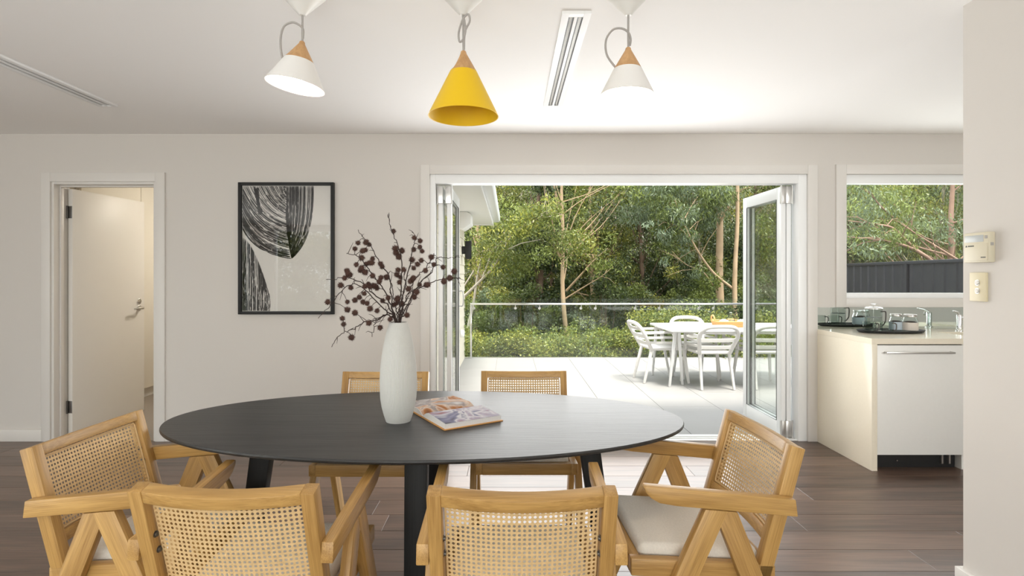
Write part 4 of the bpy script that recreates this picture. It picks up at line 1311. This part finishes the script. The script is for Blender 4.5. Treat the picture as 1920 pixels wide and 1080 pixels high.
def make_patio_chair():
    c = thing('patio_chair', 'white resin patio armchair with slatted back', 'chair', group='white resin chairs round the patio table')
    # seat: front +Y
    me = box_mesh('seat', 0.46, 0.44, 0.035, 0.012, 3)
    for v in me.vertices:
        t = v.co.y / 0.44 + 0.5
        v.co.x *= 0.86 + 0.14 * t
        v.co.z -= 0.012 * (1 - (v.co.x / 0.23) ** 2)
    link('seat', me, M['resin'], c, T(0, 0.02, 0.435))
    for s in (-1, 1):
        bar('leg', (s * 0.205, 0.215, 0.43), (s * 0.245, 0.265, 0.0), 0.042, 0.036, M['resin'], c, up=(1, 0, 0), bevel=0.008, taper=0.7)
        bar('leg', (s * 0.180, -0.195, 0.43), (s * 0.195, -0.30, 0.0), 0.042, 0.036, M['resin'], c, up=(1, 0, 0), bevel=0.008, taper=0.7)
        bar('arm_post', (s * 0.235, 0.13, 0.43), (s * 0.252, 0.10, 0.655), 0.05, 0.022, M['resin'], c, up=(1, 0, 0), bevel=0.006)
    def yb(z): return -0.20 - 0.19 * max(0, z - 0.43) / 0.35
    arch = []
    for s in np.linspace(0, pi, 25):
        x = 0.232 * math.copysign(abs(math.cos(s)) ** 0.55, math.cos(s)); z = 0.62 + 0.145 * math.sin(s) ** 0.75
        arch.append((x, yb(z) - 0.02 * (1 - (x / 0.23) ** 2), z))
    arch = [(0.185, yb(0.43), 0.43), (0.205, yb(0.52), 0.52)] + arch + [(-0.205, yb(0.52), 0.52), (-0.185, yb(0.43), 0.43)]
    v, f = tube_data(arch, 0.025, 10)
    pydata('back_frame', v, f, M['resin'], c, None, smooth=60)
    def w_at(z): return 0.185 + 0.04 * min(1, max(0, (z - 0.43) / 0.16))
    for z, hh in ((0.690, 0.034), (0.595, 0.044), (0.505, 0.044)):
        w = w_at(z)
        ribbon('back_slat', [(x, yb(z) - 0.028 * (1 - (x / w) ** 2) + 0.004, z) for x in np.linspace(-w, w, 11)], hh, 0.014, M['resin'], c)
    for s in (-1, 1):
        for z, hh in ((0.650, 0.030), (0.585, 0.028), (0.520, 0.028)):
            w = w_at(z)
            ribbon('arm_rail', spline([(s * w, yb(z), z), (s * (w + 0.022), yb(z) + 0.09, z), (s * 0.250, 0.0, z), (s * 0.247, 0.125, z - 0.004)], 12), hh, 0.018, M['resin'], c)
    return c
pc = make_patio_chair()
def put(o, x, y, deg, label):
    o.location = (x, y, DECK); o.rotation_euler = (0, 0, math.radians(deg)); o['label'] = label
put(pc, 2.47, 6.70, 2, 'white resin armchair at the middle of the patio table side, back to the house')
put(copy_tree(pc), 1.98, 7.03, -84, 'white resin armchair at the end of the patio table')
put(copy_tree(pc), 2.53, 7.34, 180, 'white resin armchair across the patio table, back to the balustrade')
put(copy_tree(pc), 3.14, 6.72, 0, 'white resin armchair seen through the folded glass door')

# wicker tray on the patio table
bk = thing('wicker_tray', 'oblong wicker tray with two looped handles on the patio table', 'tray', (2.87, 6.95, DECK + OTZ + 0.001))
def wick(prof, a=0.235, b=0.15, seg=40):
    verts, faces = [], []
    for s, z in prof:
        for k in range(seg):
            t = 2 * pi * k / seg
            c, n = math.cos(t), math.sin(t)
            verts.append(((a * s) * math.copysign(abs(c) ** 0.45, c), (b * s) * math.copysign(abs(n) ** 0.45, n), z))
    for i in range(len(prof) - 1):
        for k in range(seg):
            l = (k + 1) % seg
            faces.append((i * seg + k, i * seg + l, (i + 1) * seg + l, (i + 1) * seg + k))
    faces.append(tuple(range(seg))[::-1]); faces.append(tuple((len(prof) - 1) * seg + k for k in range(seg)))
    return verts, faces
for k in range(5):
    s = 0.93 + 0.018 * k
    ring = [Vector((0.235 * s * math.copysign(abs(math.cos(t)) ** 0.45, math.cos(t)), 0.15 * s * math.copysign(abs(math.sin(t)) ** 0.45, math.sin(t)), 0.008 + k * 0.0155)) for t in np.linspace(0, 2 * pi, 40, endpoint=False)]
    tube('woven_band', ring, 0.0085, M['wicker'], bk, 8, closed=True)
v, f = wick([(0.93, 0.0), (0.93, 0.006), (0.90, 0.008)])
pydata('base', v, f, M['wicker'], bk, None, smooth=40)
for s in (-1, 1):
    tube('handle', spline([(s * 0.235, -0.055, 0.06), (s * 0.245, -0.05, 0.12), (s * 0.245, 0, 0.145), (s * 0.245, 0.05, 0.12), (s * 0.235, 0.055, 0.06)], 20), 0.010, M['wicker'], bk, 8)
btl = thing('glass_decanter', 'clear glass decanter with stopper standing in the wicker tray', 'decanter', (2.865, 6.97, DECK + OTZ + 0.0095))
lathe('body', [(0.045, 0), (0.05, 0.01), (0.05, 0.08), (0.02, 0.115), (0.018, 0.14), (0.015, 0.14), (0.017, 0.115), (0.046, 0.08), (0.046, 0.012), (0, 0.01)], M['clear'], btl, 28)
lathe('stopper', [(0.016, 0.1405), (0.022, 0.15), (0.02, 0.17), (0.0, 0.175)], M['clear'], btl, 20)
nk = random.Random(2)
for i, (x, y, lab) in enumerate(((2.76, 6.93, 'crumpled white napkin at the handle end of the wicker tray'), (2.985, 6.92, 'folded white napkin beside the decanter in the wicker tray'))):
    bm = bmesh.new(); bmesh.ops.create_icosphere(bm, subdivisions=3, radius=0.055)
    for v in bm.verts:
        v.co *= 1 + 0.22 * math.sin(9 * v.co.x / 0.055 + i) * math.cos(7 * v.co.y / 0.055 + 2 * i)
        v.co.z *= 0.75
    me = bpy.data.meshes.new('napkin'); bm.to_mesh(me); bm.free(); smooth_me(me, 60)
    zmin = min(v.co.z for v in me.vertices)
    tag(link('napkin', me, M['napkin'], None, T(x, y, DECK + OTZ + 0.0095 - zmin)), lab, 'napkin')

# ================================================================== OUTSIDE: FENCE
F0, F1 = Vector((6.05, 10.2, 0)), Vector((5.35, 5.2, 0))
fl_ = (F1 - F0).length
fdir = (F1 - F0).normalized()
fen = thing('steel_fence', 'charcoal ribbed steel boundary fence outside the kitchen window', 'fence', (F0.x, F0.y, -0.30), math.atan2(fdir.y, fdir.x))
ftop = 1.50 + 0.30
PITCH = 0.235
npn = int(fl_ / PITCH)
for k in range(npn):
    x = k * PITCH
    prism('panel', [(x, 0.0), (x + 0.018, 0.020), (x + 0.036, 0.020), (x + 0.048, 0.0), (x + PITCH, 0.0), (x + PITCH, -0.004), (x + 0.050, -0.004), (x + 0.038, 0.016), (x + 0.016, 0.016), (x, -0.004)], ftop - 0.02, M['fence'], fen, T(0, 0, (ftop - 0.02) / 2) @ RX(pi / 2), 0)
bar('top_rail', (-0.02, -0.006, ftop), (fl_ + 0.02, -0.006, ftop), 0.05, 0.045, M['fence'], fen, bevel=0.006)
for x in (0.0, fl_ / 2, fl_):
    box('post', x - 0.025, x + 0.025, -0.035, -0.008, 0, ftop - 0.02, M['fence'], fen)

# ================================================================== OUTSIDE: BUSHLAND
def leaves_mesh(centres, radii, n, length, width, pal, rng, droop=0.5):
    n = int(n * 1.75); length *= 0.72; width *= 0.70
    """n leaves (folded kite shapes) in clumps; pal: list of linear colours"""
    C = np.asarray(centres, dtype=np.float64); R = np.asarray(radii, dtype=np.float64)
    w = R ** 2; idx = rng.choice(len(C), n, p=w / w.sum())
    d = rng.normal(size=(n, 3)); d /= np.linalg.norm(d, axis=1)[:, None]
    rad = R[idx] * rng.uniform(0.25, 1.0, n) ** 0.6
    P = C[idx] + d * rad[:, None] * np.array([1, 1, 0.72])
    ax = rng.normal(size=(n, 3)) + np.array([0, 0, -droop * 1.6]); ax /= np.linalg.norm(ax, axis=1)[:, None]
    sd = np.cross(ax, rng.normal(size=(n, 3))); sd /= np.linalg.norm(sd, axis=1)[:, None] + 1e-9
    nm = np.cross(ax, sd)
    L = length * rng.uniform(0.6, 1.25, n)[:, None]; W = width * rng.uniform(0.7, 1.2, n)[:, None]
    v = np.empty((n, 4, 3))
    v[:, 0] = P; v[:, 1] = P + ax * L * 0.42 + sd * W + nm * W * 0.35
    v[:, 2] = P + ax * L; v[:, 3] = P + ax * L * 0.42 - sd * W + nm * W * 0.35
    me = bpy.data.meshes.new('foliage')
    me.vertices.add(4 * n); me.vertices.foreach_set('co', v.astype(np.float32).ravel())
    me.loops.add(4 * n); me.loops.foreach_set('vertex_index', np.arange(4 * n, dtype=np.int32))
    me.polygons.add(n); me.polygons.foreach_set('loop_start', np.arange(0, 4 * n, 4, dtype=np.int32))
    me.polygons.foreach_set('loop_total', np.full(n, 4, dtype=np.int32))
    me.update(calc_edges=True)
    pal = np.asarray(pal)
    ck = rng.uniform(0, 1, len(C))[idx] * 0.65 + rng.uniform(0, 1, n) * 0.35   # whole clumps share a hue
    t = ck * (len(pal) - 1); i0 = np.minimum(t.astype(int), len(pal) - 2); fr_ = (t - i0)[:, None]
    col = pal[i0] * (1 - fr_) + pal[i0 + 1] * fr_
    col = col * rng.uniform(0.75, 1.25, n)[:, None]
    rgba = np.ones((n, 4, 4), dtype=np.float32); rgba[:, :, :3] = np.clip(col, 0, 1)[:, None, :]
    at = me.attributes.new('leaf_colour', 'FLOAT_COLOR', 'POINT'); at.data.foreach_set('color', rgba.ravel())
    me.materials.append(M['leaf'])
    return me

def join_tubes(name, tubes, mat, parent):
    V, Fc = [], []
    for pts, r, seg in tubes:
        v, f = tube_data(pts, r, seg); k = len(V)
        V += v; Fc += [tuple(a + k for a in q) for q in f]
    return pydata(name, V, Fc, mat, parent, None, smooth=70)

YG = (0.34, 0.32, 0.056); MG = (0.100, 0.130, 0.035); DG = (0.026, 0.040, 0.016); BG = (0.185, 0.235, 0.148); LG = (0.20, 0.24, 0.054); OL = (0.15, 0.143, 0.041)
def tree(name, label, x, y, height, crown, n_clump, n_leaf, leaf, pal, bark, tr, seed, group=None, lean=(0, 0), extra=(), clump_r=0.5, droop=0.5, trunk_top=0.92, auto=True):
    """crown = (dx, dy, z centre above ground, rx, ry, rz); extra = branch polylines in world coordinates"""
    rng = np.random.default_rng(seed)
    z0 = ground_z(x, y) - 0.1
    root = thing(name, label, 'tree', (x, y, z0), 0, group)
    N = 10
    wob = np.cumsum(rng.normal(0, 0.035 * height / 8, (N + 1, 2)), axis=0)
    tp = [Vector((lean[0] * (i / N) ** 1.3 + wob[i, 0] * (i > 0), lean[1] * i / N + wob[i, 1] * (i > 0), height * trunk_top * i / N)) for i in range(N + 1)]
    tp = spline(tp, 24)
    tr_r = [tr * (1.12 if i == 0 else 1) * (1 - 0.72 * i / 24) for i in range(25)]
    tube('trunk', tp, tr_r, bark, root, 10)
    cdx, cdy, czc, crx, cry, crz = crown
    cl = []
    for i in range(n_clump):
        d = rng.normal(size=3); d /= np.linalg.norm(d)
        r = rng.uniform(0.35, 1.0) ** 0.5
        cl.append((cdx + lean[0] * 0.7 + d[0] * crx * r, cdy + d[1] * cry * r, czc + d[2] * crz * r))
    tubes = []
    for c in (cl[::2] if auto else []):
        k = int(min(23, max(3, (c[2] / (height * trunk_top)) * 24 * rng.uniform(0.55, 0.9))))
        a = tp[k]; b = Vector(c)
        m = (a + b) / 2 + Vector((rng.uniform(-.2, .2), rng.uniform(-.2, .2), -0.12 * (b - a).length + rng.uniform(-.1, .25)))
        r0 = min(tr_r[k] * 0.4, 0.007 + 0.007 * (b - a).length)
        tubes.append((spline([a, m, b], 8), [r0 * (1 - 0.8 * q / 8) for q in range(9)], 6))
    radii = [clump_r * rng.uniform(0.6, 1.25) for _ in cl]
    for pl, r0 in extra:
        pts = [Vector(p) - Vector((x, y, z0)) for p in pl]
        sp = spline(pts, 20)
        tubes.append((sp, [r0 * (1 - 0.75 * q / 20) for q in range(21)], 7))
        for q in (13, 16, 18, 20):
            for _ in range(2):
                o = rng.normal(0, 0.16, 3)
                cl.append((sp[q].x + o[0], sp[q].y + o[1], sp[q].z + o[2] + 0.05)); radii.append(clump_r * rng.uniform(0.35, 0.6))
            side = sp[q] + Vector(rng.normal(0, 0.28, 3))
            tubes.append(([sp[q - 4], (sp[q - 4] + side) / 2 + Vector((0, 0, 0.05)), side], [r0 * 0.35, r0 * 0.25, r0 * 0.12], 5))
    if tubes: join_tubes('branches', tubes, bark, root)
    fo = link('foliage', leaves_mesh(cl, radii, n_leaf, leaf[0], leaf[1], pal, rng, droop), None, root)
    tag(fo, kind='stuff')
    return root

def bush(name, label, x, y, r, h, n_leaf, leaf, pal, seed, group=None, cat='shrub'):
    rng = np.random.default_rng(seed)
    z0 = ground_z(x, y) - 0.05
    root = thing(name, label, cat, (x, y, z0), 0, group)
    cl, radii, tubes = [], [], []
    for i in range(26 if h < 3.2 else 60):
        a = rng.uniform(0, 2 * pi); q = math.sqrt(rng.uniform(0, 1))
        zz = h * rng.uniform(0.25, 1.0) * (1 - 0.35 * q * q)
        c = (r * q * math.cos(a), r * q * math.sin(a), zz)
        cl.append(c); radii.append((0.30 if h < 3.2 else 0.5) * rng.uniform(0.6, 1.2))
        if i % 2 == 0:
            tubes.append((spline([(c[0] * 0.1, c[1] * 0.1, 0), (c[0] * 0.5, c[1] * 0.5, zz * 0.55), c], 8), [0.014 * (1 - 0.75 * k / 8) for k in range(9)], 5))
    join_tubes('stems', tubes, M['bark_brown'], root)
    tag(link('foliage', leaves_mesh(cl, radii, n_leaf, leaf[0], leaf[1], pal, rng, 0.1), None, root), kind='stuff')
    return root

def W3(px, py, d): return Vector((gx(px, d), d, gz(py, d)))
# named trees seen from the room
tree('gum_tree', 'tall straight gum tree with a thick smooth tan trunk', gx(1345, 13.2), 13.2, 9.5, (0.0, 0, 6.6, 2.4, 1.6, 1.6), 46, 5200, (0.20, 0.017), [BG, MG, BG, LG], M['bark_tan'], 0.115, 1, None, (0.05, 0), clump_r=0.5, droop=0.8, auto=False,
     extra=[([W3(1347, 420, 13.2), W3(1362, 395, 13.0), W3(1375, 370, 12.9), W3(1390, 335, 12.8)], 0.045),
            ([W3(1344, 400, 13.2), W3(1330, 385, 12.9), W3(1315, 390, 12.7)], 0.025)])
tree('gum_tree', 'slender gum tree with a long diagonal limb beside the tan trunk', gx(1372, 12.6), 12.6, 8.5, (-1.35, -0.2, 4.45, 1.15, 0.9, 0.75), 34, 6500, (0.17, 0.018), [BG, BG, MG, LG], M['bark_tan'], 0.07, 2, None, (0.02, 0), clump_r=0.36, droop=0.9, auto=False,
     extra=[([W3(1372, 540, 12.6), W3(1338, 512, 12.4), W3(1308, 470, 12.2), W3(1285, 425, 12.0), W3(1265, 375, 11.9)], 0.036),
            ([W3(1300, 455, 12.2), W3(1270, 425, 12.0), W3(1228, 412, 11.9)], 0.016),
            ([W3(1337, 535, 12.5), W3(1318, 510, 12.4), W3(1285, 495, 12.3), W3(1257, 468, 12.3)], 0.016)])
tree('gum_tree', 'twin-limbed gum tree with pale brown trunk behind the balustrade', gx(1056, 12.2), 12.2, 7.2, (0.3, 0.2, 5.2, 1.8, 1.3, 1.3), 40, 6000, (0.13, 0.020), [MG, DG, LG, MG], M['bark_tan'], 0.065, 3, None, (0.03, 0), clump_r=0.5,
     extra=[([W3(1062, 545, 12.2), W3(1085, 520, 12.0), W3(1112, 490, 11.8), W3(1140, 465, 11.7)], 0.028),
            ([W3(1060, 560, 12.2), W3(1100, 535, 12.0), W3(1125, 520, 11.9), W3(1150, 500, 11.9)], 0.02),
            ([W3(1056, 480, 12.2), W3(1045, 470, 12.0), W3(1030, 455, 12.0)], 0.015)])
tree('leaning_gum', 'leaning gum with bare pale limbs reaching out past the eave', gx(862, 11.2), 11.2, 3.4, (0.9, 0, 3.25, 1.25, 0.8, 0.75), 34, 6000, (0.12, 0.020), [YG, LG, MG, YG], M['bark_pale'], 0.05, 4, None, (0.6, 0), clump_r=0.40, auto=False,
     extra=[([W3(866, 560, 11.2), W3(895, 532, 11.1), W3(925, 500, 11.0), W3(945, 465, 10.9), W3(965, 430, 10.9)], 0.034),
            ([W3(905, 520, 11.1), W3(925, 470, 11.0), W3(950, 445, 11.0), W3(990, 420, 10.9)], 0.02),
            ([W3(868, 540, 11.2), W3(900, 490, 11.1), W3(925, 455, 11.0), W3(945, 440, 10.9)], 0.018),
            ([W3(985, 425, 11.0), W3(1010, 408, 10.9), W3(1035, 395, 10.9)], 0.014)])
tree('vine_tree', 'dark trunk wrapped in vines in the middle of the bushland', gx(1012, 14.0), 14.0, 7.5, (0.1, 0, 3.4, 0.8, 0.7, 2.6), 40, 7000, (0.13, 0.045), [DG, MG, DG, MG], M['bark_brown'], 0.13, 5, None, clump_r=0.42)
# behind the kitchen window
tree('spreading_gum', 'gum with reddish limbs spreading behind the steel fence', 9.3, 11.4, 6.0, (-0.2, 0.2, 4.3, 2.4, 1.2, 1.5), 46, 8000, (0.15, 0.020), [MG, BG, LG, MG], M['bark_pink'], 0.10, 6, None, (0.3, 0), clump_r=0.48, droop=0.9,
     extra=[([W3(1765, 505, 10.6), W3(1735, 480, 10.4), W3(1700, 462, 10.2), W3(1660, 452, 10.1), W3(1590, 444, 10.0)], 0.042),
            ([W3(1730, 478, 10.4), W3(1700, 452, 10.3), W3(1675, 428, 10.2), W3(1640, 420, 10.1), W3(1590, 414, 10.0)], 0.032),
            ([W3(1800, 490, 10.6), W3(1760, 465, 10.4), W3(1720, 440, 10.3), W3(1690, 420, 10.2)], 0.026),
            ([W3(1674, 408, 10.4), W3(1650, 385, 10.3), W3(1630, 360, 10.2), W3(1615, 335, 10.2)], 0.018)])
tree('spreading_gum', 'pale forked gum rising behind the reddish limbs outside the kitchen window', gx(1735, 12.5), 12.5, 6.5, (0.3, 0.3, 4.4, 1.8, 1.2, 1.8), 44, 7000, (0.14, 0.020), [LG, MG, YG, BG], M['bark_pale'], 0.075, 7, None, (0.6, 0), clump_r=0.5, droop=0.8,
     extra=[([W3(1735, 470, 12.5), W3(1760, 450, 12.4), W3(1776, 425, 12.3), W3(1772, 400, 12.3)], 0.05)])
# middle and far rows
rt = random.Random(21)
GRP = 'trees filling the bank behind the named gums'
kinds = [('round-crowned mid green tree on the wooded bank', [MG, DG, LG, MG], M['bark_brown']),
         ('olive green gum on the wooded bank', [OL, MG, YG, DG], M['bark_tan']),
         ('blue-green gum on the wooded bank', [BG, MG, DG, BG], M['bark_pale'])]
for i, (px, d) in enumerate([(835, 16.5), (905, 15.8), (965, 18.0), (1040, 16.5), (1110, 15.5), (1160, 17.5), (1215, 15.6), (1275, 17.0), (1320, 16.0), (1400, 16.4), (1460, 17.5), (1530, 16.5), (1610, 15.5), (1680, 16.5), (1750, 15.8), (1830, 16.5), (1910, 17)]):
    lab, pal, bk_ = kinds[i % 3]
    h = rt.uniform(6.8, 8.2)
    tree('bank_tree', lab, gx(px, d), d, h, (0, 0, 3.3, 1.55, 1.2, 3.0), 60, 8500, (0.15, 0.026), pal, bk_, 0.085, 40 + i, GRP, (rt.uniform(-.5, .5), 0), clump_r=0.52, droop=0.6)
for i, d in enumerate([22, 23.5, 21.5, 24, 22.5, 23, 21.8, 24, 22.6, 23.4, 22]):
    px = 780 + i * 108
    lab, pal, bk_ = kinds[(i + 1) % 3]
    tree('far_tree', lab.replace('on the wooded bank', 'at the back of the wooded bank'), gx(px, d), d, 9.2, (0, 0, 4.0, 2.5, 1.5, 4.0), 60, 6500, (0.24, 0.045), [tuple(c * 0.9 for c in q) for q in pal], bk_, 0.11, 80 + i, 'tall trees at the back of the wooded bank', clump_r=0.8, droop=0.5)
rs_ = random.Random(77)
for i in range(24):     # low shrubs crowding the balustrade
    px = 838 + i * 30 + rs_.uniform(-8, 8); d = 9.75 + (i % 3) * 0.45 + (0.35 if i < 3 else 0) + rs_.uniform(-.1, .1)
    h = rs_.uniform(0.75, 1.05) + (0.35 if 1170 < px < 1420 else 0.0) + (0.2 if px < 960 else 0) + (i % 3) * 0.16
    bush('leafy_shrub', 'dense bright green shrub growing just beyond the glass balustrade', gx(px, d), d, rs_.uniform(0.55, 0.75), h, 3600, (0.075, 0.022), [LG, YG, MG, LG, YG], 120 + i, 'shrubs beyond the balustrade')
for i in range(22):     # taller shrubs between the trunks
    px = 850 + i * 47 + rs_.uniform(-12, 12); d = 12.5 + (i % 3) * 0.9 + rs_.uniform(-.2, .2)
    bush('understorey_shrub', 'tall dark green understorey shrub among the gum trunks', gx(px, d), d, rs_.uniform(0.95, 1.25), rs_.uniform(1.9, 3.1), 5600, (0.10, 0.024), [[MG, DG, MG, LG], [MG, LG, MG, YG], [DG, MG, BG, MG]][i % 3], 150 + i, 'understorey shrubs among the gums')

# garden behind the camera, mirrored in the picture glass
for i, (x, y, r, h) in enumerate([(-10.2, -9.0, 1.7, 4.6), (-7.6, -9.4, 1.7, 4.8), (-5.0, -9.0, 1.6, 4.4), (-2.2, -9.2, 1.5, 3.6), (0.8, -9.4, 1.5, 3.6), (-11, -4.0, 1.6, 4.0), (-11, -0.5, 1.5, 3.2)]):
    bush('garden_shrub', 'rounded garden shrub mirrored in the picture glass', x, y, r, h, 5000, (0.17, 0.06), [LG, MG, YG, MG], 180 + i, 'shrubs in the garden behind the room')

# hall lamp (warm light falling on the open door)
hl = thing('hall_ceiling_light', 'round flush ceiling light in the hall', 'ceiling light', (-2.6, 6.0, CEIL))
M['opal'] = plain('lit_opal', (1, 0.95, 0.85), 0.5, emit=(1.0, 0.91, 0.77), estr=58.0)
lathe('base', [(0.17, 0), (0.17, -0.02), (0.0, -0.02)], M['rose'], hl, 32)
lathe('diffuser', [(0.155, -0.0205), (0.15, -0.05), (0.1, -0.075), (0.0, -0.082)], M['opal'], hl, 32)
